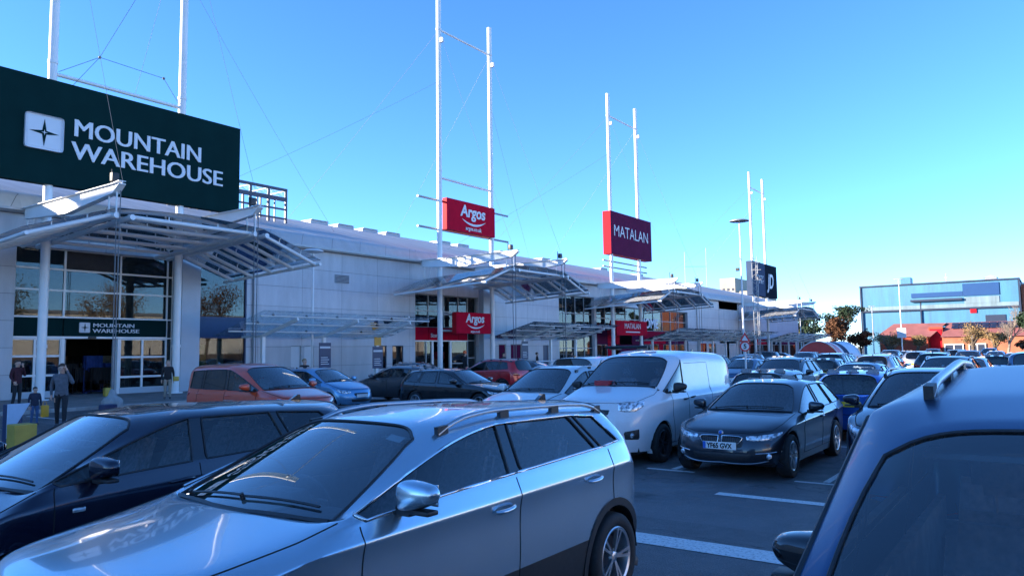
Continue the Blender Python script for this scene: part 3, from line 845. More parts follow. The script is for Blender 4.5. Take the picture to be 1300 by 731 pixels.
EL = R(15); SD = Vector((-.75, -.66, 0)).normalized()
sdir = Vector((SD.x * cos(EL), SD.y * cos(EL), sin(EL)))
w = bpy.data.worlds.new('World'); scene.world = w; w.use_nodes = True; nt = w.node_tree
sky = nt.nodes.new('ShaderNodeTexSky'); sky.sky_type = 'NISHITA'; sky.sun_disc = False
sky.sun_elevation = EL; sky.sun_rotation = atan2(SD.x, SD.y) % (2 * pi)
sky.air_density = .65; sky.dust_density = 0.; sky.ozone_density = 4.0; sky.altitude = 100
hs = nt.nodes.new('ShaderNodeHueSaturation'); hs.inputs['Saturation'].default_value = SKYSAT = 1.08
tn = nt.nodes.new('ShaderNodeMix'); tn.data_type = 'RGBA'; tn.blend_type = 'MULTIPLY'; tn.inputs['Factor'].default_value = 1
tn.inputs['B'].default_value = (.91, .95, 1.03, 1)
nt.links.new(sky.outputs[0], tn.inputs['A']); nt.links.new(tn.outputs['Result'], hs.inputs['Color']); nt.links.new(hs.outputs[0], nt.nodes['Background'].inputs['Color'])
nt.nodes['Background'].inputs['Strength'].default_value = .15
sl = bpy.data.lights.new('sun', 'SUN'); sl.energy = 5.0; sl.angle = R(.53); sl.color = (1, .88, .74)
so = bpy.data.objects.new('sun', sl); COL.objects.link(so); so.rotation_euler = sdir.to_track_quat('Z', 'Y').to_euler()
vs_ = scene.view_settings; vs_.view_transform = 'Standard'; vs_.look = 'None'; vs_.gamma = 1; vs_.exposure = EXPO = 1.75

# ------------------------------------------------------------------ ground
g = MB(); g.box(-900, 900, -500, 1600, -.6, -.02); struct('ground', g, M['grass_land'])
g = MB(); g.grid(lambda u, v: (lerp(-29.6, 60, u), lerp(-60, 150, v), .0), 1, 1); struct('car_park', g, M['asphalt'], normals=False)
g = MB(); g.grid(lambda u, v: (lerp(-90, 120, u), lerp(150, 214, v), -.004), 1, 1); struct('access_road', g, M['asphalt'], normals=False)
ap = MB(); ap.grid(lambda u, v: (lerp(14, 61, u), lerp(-60, 150, v), .006), 1, 1); struct('bounce_apron', ap, simple('apron_bounce_tone', (.58, .54, .48), .9, 0, .12, .4), normals=False)  # unseen pale ground added to bounce sunlight into the shaded bays
pv = MB(); pv.box(-38.9, -29.85, -60, 148, -.3, .12); struct('pavement', pv, M['paving'])
kb = MB(); y = -60
while y < 148: kb.bevbox(-29.85, -29.70, y + .004, y + .91, -.2, .125, .012); y += .915
kb.build('kerb', M['kerb'])['kind'] = 'structure'
ln = MB()
def dash(x0, x1, y0, y1, z=.004): ln.grid(lambda u, v: (lerp(x0, x1, u), lerp(y0, y1, v), z), max(1, int(abs(x1 - x0) / .5)), max(1, int(abs(y1 - y0) / .5)))
def bays_y(xs, y0, y1, tee):
    for x in xs:
        dash(x - .05, x + .05, y0, y1)
        if tee is not None: dash(x - .42, x + .42, tee - .05, tee + .05, .0045)
xs = [-2.9 + 2.42 * k for k in range(-7, 14)]
bays_y(xs, 11.85, 20.6, 11.72); dash(xs[0], xs[-1], 16.15, 16.25, .005)
for x in xs: dash(x - .42, x + .42, 20.7, 20.8, .0045)
bays_y([-2.55 + 2.42 * k for k in range(-6, 8)], -2.6, 6.3, None)
ln2 = MB()
for k in range(-5, 12):
    dash(-3.95 + 3.0 * k, -2.35 + 3.0 * k, 10.10, 10.30)
dash(-18, -1.9, 7.20, 7.60, .0052)
for r0_ in (31, 51, 71, 91, 111): 
    bays_y([-22 + 2.45 * k for k in range(0, 26)], r0_, r0_ + 9.6, r0_ - .1)
for k in range(14): 
    yy = 6.2 + 2.45 * k; dash(-28.6, -24.0, yy - .05, yy + .05); dash(-20.2, -15.6, yy - .05, yy + .05)
ln.build('bay_marking', M['road_paint'], normals=False)['kind'] = 'structure'

# ------------------------------------------------------------------ retail terrace
WX = -38.0
def roof_piece(b, y0, y1, z_e=8.62, wx=WX):
    m = MB()   # sheet roof from the eaves band to the ridge
    m.grid(lambda u, v: (lerp(wx - .35, -60, v), lerp(y0, y1, u), lerp(9.52, 15.12, v) + .35 * sin(pi * min(1, v * 1.0)) * .6), 2, 12)
    m.grid(lambda u, v: (lerp(-60, -92, v), lerp(y0, y1, u), lerp(15.12, 9, v)), 2, 1)
    rf = m.build('roof', M['roof_sheet'], b, smooth=60)
    c = MB(); prof = [(wx + .03, 8.62), (wx + .42, 8.62), (wx + .43, 8.70), (wx + .10, 9.30), (wx - .02, 9.44), (wx - .22, 9.55), (wx - .4, 9.60), (wx - .4, 9.50)]
    n = len(prof); vs = [(x, y, z) for y in (y0, y1) for x, z in prof]
    c.add(vs, [(i, i + 1, n + i + 1, n + i) for i in range(n - 1)] + [list(range(n)), list(range(n, 2 * n))[::-1]])
    c.build('eaves_band', M['fascia_sheet'], b, smooth=40)
    gt = MB(); gt.box(wx + .42, wx + .56, y0, y1, 8.60, 8.72); gt.build('gutter', M['grey_steel'], b)
    l = MB(); l.box(wx + .0, wx + .40, y0 + .01, y1 - .01, 8.55, 8.612); l.build('eaves_soffit', M['grey_steel'], b)
    return rf
def wall_piece(b, y0, y1, holes=(), mat='cladding', z1=8.55, x=WX, t=.28):
    """cladding wall with real openings: holes are (ya, yb, za, zb) sorted by y"""
    m = MB(); y = y0
    for ya, yb, za, zb in sorted(holes):
        if ya > y + .001: m.box(x - t, x, y, ya, .0, z1)
        if zb < z1: m.box(x - t, x, ya, yb, zb, z1)
        if za > .13: m.box(x - t, x, ya, yb, 0, za)
        y = yb
    if y < y1 - .001: m.box(x - t, x, y, y1, 0, z1)
    return m.build('wall', M[mat], b)
def shell_back(b, y0, y1, z=8.5):
    m = MB(); m.box(-91.5, -91, y0, y1, 0, 9); m.box(-91, WX - .3, y0 + .0, y0 + .12, 0, 8.9); m.box(-91, WX - .3, y1 - .12, y1, 0, 8.9)
    m.add([(WX - .4, y, 8.9) for y in (y0, y1)] + [], [])
    m.build('side_wall', M['cladding_dark'], b)
def gable(b, y, s):
    m = MB(); m.prism([(WX - .36, 8.9), (WX - .36, 9.55), (-48, 12.3), (-60, 15.0), (-91, 9.1), (-91, 8.9)], 'y', y, y + s * .1); m.build('gable', M['cladding'], b)
SH = {}
for nm, col in (('dark', (.02, .02, .022)), ('wood', (.18, .1, .05)), ('cream', (.45, .42, .36)), ('red', (.4, .03, .04)), ('lime', (.45, .55, .05)), ('blue', (.03, .08, .3)), ('orange', (.6, .2, .05)), ('grey', (.2, .2, .22))):
    SH[nm] = simple('goods_' + nm, col, .7, 0, .3, 4)
def shop_room(b, y0, y1, z1, seed, depth=7, n=26, cols=('dark', 'grey', 'wood', 'cream', 'blue', 'red'), x=WX):
    rnd = random.Random(seed)
    m = MB(); m.box(x - depth - .2, x - depth, y0, y1, .12, z1); m.box(x - depth, x - .5, y0 - .1, y0, .12, z1); m.box(x - depth, x - .5, y1, y1 + .1, .12, z1); m.box(x - depth, x - .5, y0, y1, z1, z1 + .1)
    m.build('shop_interior', SH['dark'], b)
    f = MB(); f.box(x - depth, x - .9, y0, y1, .10, .125); f.build('shop_floor', SH['grey'], b)
    for k in range(n):
        y = rnd.uniform(y0 + .3, y1 - .7); X = x - rnd.uniform(1.4, depth - .8); h = rnd.choice((1.0, 1.3, 1.5, 1.9)); w_ = rnd.uniform(.4, 1.1)
        m = MB(); m.box(X - .25, X + .25, y, y + w_, .13, .2); m.cyl((X, y + .05, .13), (X, y + .05, .13 + h), .02, 6); m.cyl((X, y + w_ - .05, .13), (X, y + w_ - .05, .13 + h), .02, 6); m.cyl((X, y, .13 + h), (X, y + w_, .13 + h), .02, 6)
        i = 0; yy = y + .06
        while yy < y + w_ - .08:
            m.box(X - .22, X + .22, yy, yy + .05, .13 + h - rnd.uniform(.55, .85), .11 + h); yy += .075
        m.build('clothes_rack', SH[rnd.choice(cols)], b)
def frame_grid(b, ys, zs, x, mat, fw_=.07, dp=.12, skip=(), glass='shop_glass', pname='window', holes=()):
    """curtain wall: each cell is a window part with its pane"""
    for i in range(len(ys) - 1):
        for k in range(len(zs) - 1):
            if (i, k) in holes: continue
            y0, y1, z0, z1 = ys[i], ys[i + 1], zs[k], zs[k + 1]
            m = MB(); h = fw_ / 2
            m.box(x - dp, x, y0 + .001, y0 + h, z0, z1); m.box(x - dp, x, y1 - h, y1 - .001, z0, z1)
            m.box(x - dp + .002, x - .002, y0 + h, y1 - h, z0 + .001, z0 + h); m.box(x - dp + .002, x - .002, y0 + h, y1 - h, z1 - h, z1 - .001)
            f = m.build(pname, M[mat], b)
            if (i, k) in skip: continue
            p = MB(); p.box(x - dp * .55, x - dp * .4, y0 + h, y1 - h, z0 + h, z1 - h); p.build('pane', M[glass] if isinstance(glass, str) else glass, f)
def flat_panel(b, name, y0, y1, z0, z1, x, mat, t=.06, lab=None):
    m = MB(); m.box(x - t, x, y0, y1, z0, z1); o = m.build(name, mat, b)
    if lab: o['label'] = lab
    return o
M['green_dark'] = simple('dark_green_sign', (.004, .024, .024), .7, 0, .1, 1, spec=.03)
M['argos_red'] = simple('bright_red_sign', (.5, .006, .03), .7, 0, .08, 2, spec=.03)
M['matalan_maroon'] = simple('plum_sign', (.105, .012, .05), .7, 0, .1, 1, spec=.03)
M['edge_red'] = simple('red_sign_edge', (.45, .015, .025), .4, 0, .05, 2, spec=.03)
M['jd_black'] = simple('blue_black_sign', (.006, .012, .022), .8, 0, .1, 1, spec=.03)
M['jd_grey'] = simple('slate_blue_sign', (.05, .075, .13), .8, 0, .1, 1, spec=.03)
M['white_letter'] = simple('white_letter', (.62, .64, .68), .5, 0, .03, 2)
M['white_gloss'] = simple('white_panel', (.6, .61, .62), .45, 0, .05, 2)
M['yellow'] = simple('yellow_sign', (.62, .30, .015), .5, 0, .1, 3)
M['yellow_green'] = simple('yellow_green_panel', (.45, .30, .04), .5, 0, .15, 3)
M['pilaster'] = simple('pale_pier', (.42, .46, .5), .45, 0, .08, .8)

# unit far left (mostly outside the frame) and an unseen tall block added to shade the car park
b = thing('retail_store', 'silver-clad store at the far left of the terrace, behind the dark green sign', 'shop building', (WX, 2, 0))
wall_piece(b, -14, 14.05); roof_piece(b, -14, 14.05); shell_back(b, -14, 14.05)
b = thing('retail_store', 'unseen tall grey block added at the end of the terrace to shade the car park', 'shop building', (WX - 2, -50, 0))
m = MB(); m.box(-64, -38.2, -110, -14.2, 0, 19.5); m.build('wall', M['cladding'], b)
m = MB(); m.box(-64.4, -37.8, -110.4, -13.8, 19.5, 19.9); m.build('roof', M['fascia_sheet'], b)

# vents, downpipes and streak-prone kit along the wall
def downpipe(y, label):
    t = thing('downpipe', label, 'pipe', (WX + .1, y, .12), group='rainwater pipes down the terrace wall')
    m = MB(); m.cyl((WX + .09, y, .12), (WX + .09, y, 8.3), .06, 8); m.cyl((WX + .09, y, 8.3), (WX + .45, y, 8.62), .06, 8)
    for z in (1.5, 4, 6.5): m.box(WX + .0, WX + .1, y - .1, y + .1, z, z + .06)
    m.build('pipe', M['grey_steel'], t, smooth=40)
for y, l in ((26.45, 'rainwater pipe right of the navy-framed display window'), (49.3, 'rainwater pipe right of the red-band doors'), (93.2, 'rainwater pipe at the right end of the plum store'), (109.0, 'rainwater pipe before the last slate-blue store')): downpipe(y, l)
for y, z, l in ((33.2, 6.6, 'louvred vent high on the blank silver wall'), (55.0, 6.4, 'louvred vent high between the red-band doors and the plum store')):
    t = thing('wall_vent', l, 'vent', (WX, y, z)); m = MB(); m.box(WX, WX + .05, y - .6, y + .6, z, z + .55); m.build('frame', M['grey_steel'], t)
    m = MB()
    for k in range(6): m.box(WX + .05, WX + .075, y - .55, y + .55, z + .04 + .085 * k, z + .08 + .085 * k)
    m.build('louvres', M['dark_frame'], t)

# store under the dark green sign
b = thing('retail_store', 'store with white-framed glass entrance under the large dark green sign', 'shop building', (WX, 18, 0))
wall_piece(b, 14.05, 22.85, [(14.06, 21.72, .13, 7.12)]); roof_piece(b, 14.05, 22.85); shell_back(b, 14.05, 22.85)
GX = WX - .32
YS = [14.08, 16.29, 18.93, 21.42]
frame_grid(b, YS, [3.88, 5.15, 6.15, 7.12], GX, 'white_steel', .09, .14, skip=((1, 2),))
flat_panel(b, 'blind_panel', YS[1] + .05, YS[2] - .05, 6.2, 7.07, GX - .03, SH['dark'], .05)
frame_grid(b, [21.42, 21.72], [.2, 1.5, 2.9, 3.88, 5.15, 6.15, 7.12], GX, 'white_steel', .07, .14)
for i in range(3): flat_panel(b, 'sign_band', YS[i] + (.03 if i else 0), YS[i + 1] - .03, 2.98, 3.84, GX - .01, M['green_dark'], .08)
m = MB(); m.box(GX - .10, GX + .03, 14.08, 21.42, 2.87, 2.975); m.box(GX - .10, GX + .02, 14.08, 21.42, 3.845, 3.878); m.build('door_header', M['white_steel'], b)
frame_grid(b, [14.08, 15.1, 16.22], [.14, 1.15, 2.05, 2.86], GX, 'white_steel', .1, .14)
frame_grid(b, [19.0, 20.15, 21.42], [.14, .95, 1.95, 2.86], GX, 'white_steel', .1, .14)
for y in (16.29, 18.93): m = MB(); m.box(GX - .16, GX + .04, y - .07, y + .07, .12, 2.86); m.build('door_post', M['white_steel'], b)
for ya_, yb_ in ((14.06, 16.2), (19.02, 21.7)): m = MB(); m.box(GX - .14, GX + .02, ya_, yb_, .12, .42); m.build('plinth', M['pilaster'], b)
for y0_, y1_ in ((16.36, 16.5), (18.7, 18.86)):
    m = MB(); m.box(GX - .22, GX - .17, y0_ - .0, y1_, .13, 2.84); m.build('sliding_door', M['grey_steel'], b)
shop_room(b, 14.0, 21.7, 3.0, 3, 8, 40, ('dark', 'grey', 'wood', 'cream', 'blue', 'dark'), x=WX - .3)
m = MB(); m.box(-46, -38.5, 14.1, 21.7, 7.15, 7.2); m.box(-46.1, -46, 14.1, 21.7, 3.2, 7.2); m.build('ceiling', SH['grey'], b)
m = MB(); m.bevbox(GX, GX + .12, 17.42, 17.78, 2.88, 2.97, .02); m.build('door_sensor', M['black_plastic'], b)
m = MB(); m.box(WX, WX + .55, 21.74, 22.80, .12, 8.2); m.build('pier', M['pilaster'], b)
# small sign over the door
m = MB(); m.bevbox(GX, GX + .05, 17.12 - .12, 17.62 - .12, 3.16, 3.66, .05); lg = m.build('logo_panel', M['white_letter'], b)
def star(mb, x, cy, cz, r, t=.02):
    pts = []
    for k in range(8):
        a = pi / 4 * k; q = r if k % 2 == 0 else r * .2; pts.append((cy + q * cos(a), cz + q * sin(a)))
    mb.prism(pts, 'x', x, x + t)
m = MB(); star(m, GX + .052, 17.25, 3.41, .2); m.build('logo_star', M['green_dark'], lg)
text_mesh('MOUNTAIN', .27, M['white_letter'], 'lettering', b, (GX + .03, 17.62, 3.44), sx=1.42, bold=0, dbl=.015)
text_mesh('WAREHOUSE', .27, M['white_letter'], 'lettering', b, (GX + .03, 17.62, 3.17), sx=1.42, bold=0, dbl=.015)

# store with a navy framed window
b = thing('retail_store', 'store with navy-framed display window and long blank silver wall', 'shop building', (WX, 30, 0))
wall_piece(b, 22.85, 40.17, [(22.9, 26.05, .97, 7.35), (29.2, 29.95, .13, 2.5), (30.2, 30.95, .13, 2.5), (36.6, 37.3, .9, 2.5), (37.85, 38.95, .8, 2.5)]); roof_piece(b, 22.85, 40.17); shell_back(b, 22.85, 40.17)
frame_grid(b, [22.9, 26.05], [.97, 3.0, 4.05, 7.35], WX - .02, 'navy', .14, .2, skip=((0, 1),))
flat_panel(b, 'sign_band', 22.97, 25.98, 3.07, 3.98, WX - .05, M['navy'], .1)
shop_room(b, 22.95, 26.0, 7.3, 9, 5, 16, ('lime', 'orange', 'cream', 'wood', 'cream'), x=WX)
m = MB(); m.box(-38.9, -38.6, 24.1, 25.0, 1.2, 2.8); m.build('display_poster', SH['cream'], b)
m = MB(); m.box(-38.9, -38.6, 23.0, 23.9, 1.1, 2.6); m.build('display_poster', SH['lime'], b)
for y in (29.2, 30.2):
    m = MB(); m.box(WX - .2, WX - .08, y + .02, y + .73, .14, 2.48); m.cyl((WX - .08, y + .62, 1.1), (WX - .03, y + .62, 1.1), .03, 8); m.build('service_door', M['white_gloss'], b)
for y0, y1, z0 in ((36.62, 37.28, .92), (37.87, 38.93, .82)): frame_grid(b, [y0, y1], [z0, 2.48], WX - .04, 'dark_frame', .08, .1, glass=M['glass_privacy'])
m = MB(); m.box(WX - .18, WX - .16, 38.15, 38.6, .95, 1.9); m.ball((WX - .17, 38.42, 1.95), .01, .12, .15); m.build('poster', SH['cream'], b)

# red framed store
b = thing('retail_store', 'store with teal glass and red band over its doors, under the bright red sign', 'shop building', (WX, 45, 0))
wall_piece(b, 40.17, 59.75, [(40.18, 47.6, .13, 6.35), (50.3, 51.3, .7, 2.6), (52.0, 53.6, .7, 2.6), (57.0, 57.9, .13, 2.5)]); roof_piece(b, 40.17, 59.75); shell_back(b, 40.17, 59.75)
YS = [40.2, 41.95, 43.7, 45.45, 46.6]
frame_grid(b, YS + [47.58], [3.87, 5.1, 6.33], GX, 'grey_steel', .08, .14)
for i in range(4): flat_panel(b, 'sign_band', YS[i] + (.03 if i else 0), YS[i + 1] - .03, 2.9, 3.84, GX, M['argos_red'], .08)
frame_grid(b, [46.6, 47.58], [.14, 1.5, 2.88, 3.87], GX, 'grey_steel', .08, .14)
frame_grid(b, [40.2, 41.7, 42.3], [.14, 1.1, 2.86], GX, 'grey_steel', .08, .14)
frame_grid(b, [44.6, 46.6], [.14, 1.1, 2.86], GX, 'grey_steel', .08, .14)
m = MB(); m.box(GX - .1, GX + .03, 40.2, 46.6, 2.8, 2.89); m.build('door_header', M['white_steel'], b)
for ya_ in (42.32, 44.4): m = MB(); m.box(GX - .12, GX + .03, ya_, ya_ + .18, .12, 2.8); m.build('door_post', M['white_steel'], b)
shop_room(b, 40.3, 47.5, 6.3, 5, 7, 26, ('dark', 'red', 'cream', 'wood', 'grey', 'cream'), x=WX)
text_mesh('Stores', .42, M['white_letter'], 'lettering', b, (GX + .02, 42.2, 3.12), bold=.008)
m = MB(); m.box(WX, WX + .5, 47.65, 48.6, .12, 8.2); m.build('pier', M['pilaster'], b)
for y0, y1 in ((50.32, 51.28), (52.02, 53.58)): frame_grid(b, [y0, y1], [.72, 2.58], WX - .04, 'grey_steel', .08, .1, glass=M['matalan_maroon'])
m = MB(); m.box(WX - .2, WX - .08, 57.02, 57.88, .14, 2.48); m.build('service_door', M['navy'], b)

# plum store
b = thing('retail_store', 'store with tall glass bays and plum entrance panels', 'shop building', (WX, 75, 0))
wall_piece(b, 59.75, 93.6, [(59.8, 66.5, .13, 7.3), (66.9, 90.3, .13, 6.6)]); roof_piece(b, 59.75, 93.6); shell_back(b, 59.75, 93.6)
frame_grid(b, [59.82, 61.5, 63.2, 64.9, 66.48], [.2, 2.2, 3.9, 5.6, 7.28], GX + .05, 'grey_steel', .08, .14)
frame_grid(b, [66.95, 69.2, 71.5, 73.8, 76.1, 78.4, 80.8, 83.2, 85.6, 88, 90.25], [4.1, 5.3, 6.55], GX + .05, 'grey_steel', .08, .14)
for k, (y0, y1, mm) in enumerate(((66.95, 69.6, 'matalan_maroon'), (69.65, 72.3, 'argos_red'), (75.2, 78.2, 'matalan_maroon'), (78.25, 84, 'argos_red'), (84.1, 90.25, 'matalan_maroon'))):
    flat_panel(b, 'entrance_panel', y0, y1, 2.6, 4.05, GX + .08, M[mm], .1)
for y0, y1, mm in ((69.7, 70.6, 'argos_red'), (72.2, 75.1, 'matalan_maroon'), (75.15, 77.6, 'matalan_maroon'), (82.2, 83.3, 'argos_red')):
    flat_panel(b, 'poster_panel', y0, y1, .15, 2.55, GX + .06, M[mm], .08)
frame_grid(b, [66.95, 69.6], [.14, 2.55], GX + .05, 'grey_steel'); frame_grid(b, [77.7, 79.9, 82.1], [.14, 2.55], GX + .05, 'grey_steel'); frame_grid(b, [83.4, 86.8, 90.25], [.14, 2.55], GX + .05, 'grey_steel')
shop_room(b, 60, 66.4, 7.2, 15, 6, 14, ('wood', 'cream', 'wood', 'orange'), x=WX); shop_room(b, 67, 90.2, 6.5, 16, 6, 40, ('wood', 'cream', 'red', 'orange', 'dark'), x=WX)
text_mesh('HOME', 1.5, M['white_letter'], 'lettering', b, (GX + .12, 77.2, 4.45), sx=1.1, bold=.04, extr=.04)
text_mesh('MATALAN', .5, M['white_letter'], 'lettering', b, (GX + .14, 72.35, 1.3), sx=.9)
b = thing('retail_store', 'grey-blue store with one high square window beside the last canopy', 'shop building', (WX, 100, 0))
wall_piece(b, 93.6, 109.2, [(94.2, 96.4, .13, 2.7), (97.2, 99.8, .13, 2.7), (101.2, 108.8, 4.35, 7.5), (101.3, 104, .13, 2.7), (104.8, 108, .13, 2.7)]); roof_piece(b, 93.6, 109.2); shell_back(b, 93.6, 109.2)
frame_grid(b, [101.22, 103.7, 106.2, 108.78], [4.37, 7.48], WX - .05, 'grey_steel', .1, .14)
for y0, y1 in ((94.22, 96.38), (97.22, 99.78), (101.32, 103.98), (104.82, 107.98)): frame_grid(b, [y0, (y0 + y1) / 2, y1], [.14, 2.68], WX - .05, 'argos_red' if y0 < 97 else 'grey_steel', .12, .14)
shop_room(b, 94, 108.9, 7.5, 25, 6, 20, ('orange', 'cream', 'red', 'wood'), x=WX)
b = thing('retail_store', 'last store of the terrace with blank slate-blue wall and low red shopfronts', 'shop building', (WX, 125, 0))
wall_piece(b, 109.2, 140.6, [(110, 116, .13, 3.6), (117, 139.5, .13, 3.4)], mat='cladding_dark'); roof_piece(b, 109.2, 140.6); shell_back(b, 109.2, 140.6); gable(b, 140.6, 1)
frame_grid(b, [110.05, 112, 114, 115.95], [.14, 2.6, 3.58], WX - .05, 'dark_frame', .1, .14)
frame_grid(b, [117.05, 120, 123, 126, 129, 132, 135, 139.4], [.14, 2.5], WX - .05, 'grey_steel', .12, .14)
for y0, y1, mm in ((117.1, 121.9, 'argos_red'), (122, 129.9, 'jd_black'), (130, 139.4, 'matalan_maroon')): flat_panel(b, 'sign_band', y0, y1, 2.55, 3.35, WX - .02, M[mm], .1)
text_mesh('JD', .8, M['white_letter'], 'lettering', b, (WX + .02, 126.6, 2.65), bold=.02, shear=.25)
for y0, y1, mm in ((112.2, 113.8, 'argos_red'), (117.4, 119.7, 'argos_red'), (123.3, 125.6, 'argos_red'), (132.4, 134.6, 'argos_red')): flat_panel(b, 'poster_panel', y0, y1, .3, 2.45, WX - .25, M[mm], .04)
shop_room(b, 110, 139.5, 3.4, 29, 5, 20, ('cream', 'red', 'wood'), x=WX)

# rooflights along the ridge
for k, y in enumerate((47.2, 50.6, 54.0, 57.4, 66, 69.5, 78, 88, 92, 105, 118)):
    t = thing('rooflight', 'pale box rooflight on the ridge, %s from the left along the terrace roof' % ('first second third fourth fifth sixth seventh eighth ninth tenth eleventh'.split()[k]), 'rooflight', (-59.5, y, 15.1), group='rooflights along the terrace roof')
    m = MB(); m.bevbox(-60.6, -58.6, y, y + 2.2, 14.7, 15.12, .06); m.build('kerb_frame', M['grey_steel'], t)
    m = MB(); m.bevbox(-60.5, -58.5, y + .05, y + 2.1, 15.12, 15.18, .03); m.build('glazing', M['white_gloss'], t)

# lattice screen on the roof
t = thing('plant_screen', 'dark navy steel screen standing on the roof right of the green sign', 'screen', (-46, 31, 11.5))
m = MB(); xl = -46
ys = [25.6 + 1.52 * k for k in range(7)]
for y in ys: m.box(xl - .07, xl + .07, y - .08, y + .08, 11.2, 14.25)
for z, h in ((14.17, .2), (13.45, .3), (12.7, .12), (12.0, .12)): m.box(xl - .06, xl + .06, ys[0] - .1, ys[-1] + .1, z - h / 2, z + h / 2)
for y in ys[:-1]: m.box(xl - .04, xl + .04, y + .5, y + .58, 11.3, 13.35)
m.box(xl - 3.2, xl - 3.05, ys[0], ys[-1], 11.4, 11.6); m.box(xl - 3.2, xl - 3.05, ys[0], ys[-1], 14.1, 14.25)
for y in ys: m.box(xl - 3.2, xl - 3.06, y - .06, y + .06, 11.4, 14.1); m.box(xl - 3.05, xl - .06, y - .04, y + .04, 14.08, 14.16)
m.build('frame', M['dark_frame'], t)
m = MB(); m.box(xl - .02, xl + .0, ys[0], ys[-1], 13.5, 14.1); m.build('mesh_infill', M['canopy_glass'], t)

# ------------------------------------------------------------------ mast frames
def mast_frame(y0, label):
    t = thing('mast_frame', label, 'mast', (-36, y0, .12), group='pairs of tall white masts along the terrace')
    for y in (y0, y0 + 6.2):
        m = MB(); m.cyl((-36, y, .12), (-36, y, 28.25), .19, 16); m.cyl((-36, y, .12), (-36, y, .17), .36, 16)
        for zz in (2.4, 6.9, 8.3, 15.2, 25.9): m.cyl((-36, y, zz), (-36, y, zz + .14), .215, 16)
        m.build('mast', M['white_steel'], t, smooth=40)
    for z, r in ((25.97, .085), (14.75, .085)):
        m = MB(); m.cyl((-36, y0 + .18, z), (-36, y0 + 6.02, z), r, 10); m.build('crossbar', M['white_steel'], t, smooth=40)
    for y in (y0, y0 + 6.2):
        m = MB(); m.bevbox(-35.82, -35.55, y - .1, y + .1, 24.9, 25.25, .03); m.build('floodlight', M['white_gloss'], t)
    return t
def tubecurve(p, q, sag, n=10): return [Vector(p).lerp(Vector(q), k / n) + Vector((0, 0, -sag * 4 * (k / n) * (1 - k / n))) for k in range(n + 1)]
MY = [14.45, 40.65, 66.7, 110.35]
lab = ['pair of tall white masts carrying the dark green sign', 'pair of tall white masts carrying the bright red sign', 'pair of tall white masts carrying the plum sign', 'pair of tall white masts carrying the split slate and black sign']
mf = mast_frame(MY[0], lab[0])
for k in (1, 2, 3):
    c = copy_tree(mf); c.location.y = MY[k]; c['label'] = lab[k]
# stay wires: from the mast heads back to the roof and forward to the boom tips
def wires(k):
    y0 = MY[k]; n = ['green', 'bright red', 'plum', 'split slate and black'][k]
    t = thing('stay_wires', 'thin stay wires spread from the mast heads of the %s sign' % n, 'wires', (-36, y0, 25), group='stay wires of the masts')
    for i, y in enumerate((y0, y0 + 6.2)):
        m = MB(); m.tube(tubecurve((-36, y, 26), (-29.3, y, 8.75), .12), .007, 5); m.build('wire', M['wire'], t, smooth=60)
        m = MB(); m.tube(tubecurve((-36, y, 25.9), (-50, y + (-3 if i == 0 else 3), 12.6), .1), .008, 5); m.build('wire', M['wire'], t, smooth=60)
        m = MB(); m.tube(tubecurve((-36, y, 22), (-44, y + (-16 if i == 0 else 17), 11.2), .2), .008, 5); m.build('wire', M['wire'], t, smooth=60)
    return t
for k in range(4): wires(k)
t = thing('stay_bridle', 'dark wire bridle with two small joints strung above the green sign', 'wires', (-36, 16, 15))
pa, pb, pc = Vector((-36, 14.7, 14.9)), Vector((-35.4, 16.2, 15.9)), Vector((-35.4, 19.3, 15.8)); pd = Vector((-36, 20.5, 14.9))
m = MB(); m.tube([pa, pb], .014, 5); m.tube([pb, pc], .014, 5); m.tube([pc, pd], .014, 5); m.tube([pb, (-36, 20.6, 25)], .012, 5); m.tube([pb, (-36, 15.3, 14.4)], .012, 5)
m.ball(pb, .07); m.ball(pc, .07); m.build('wire', M['wire'], t, smooth=60)

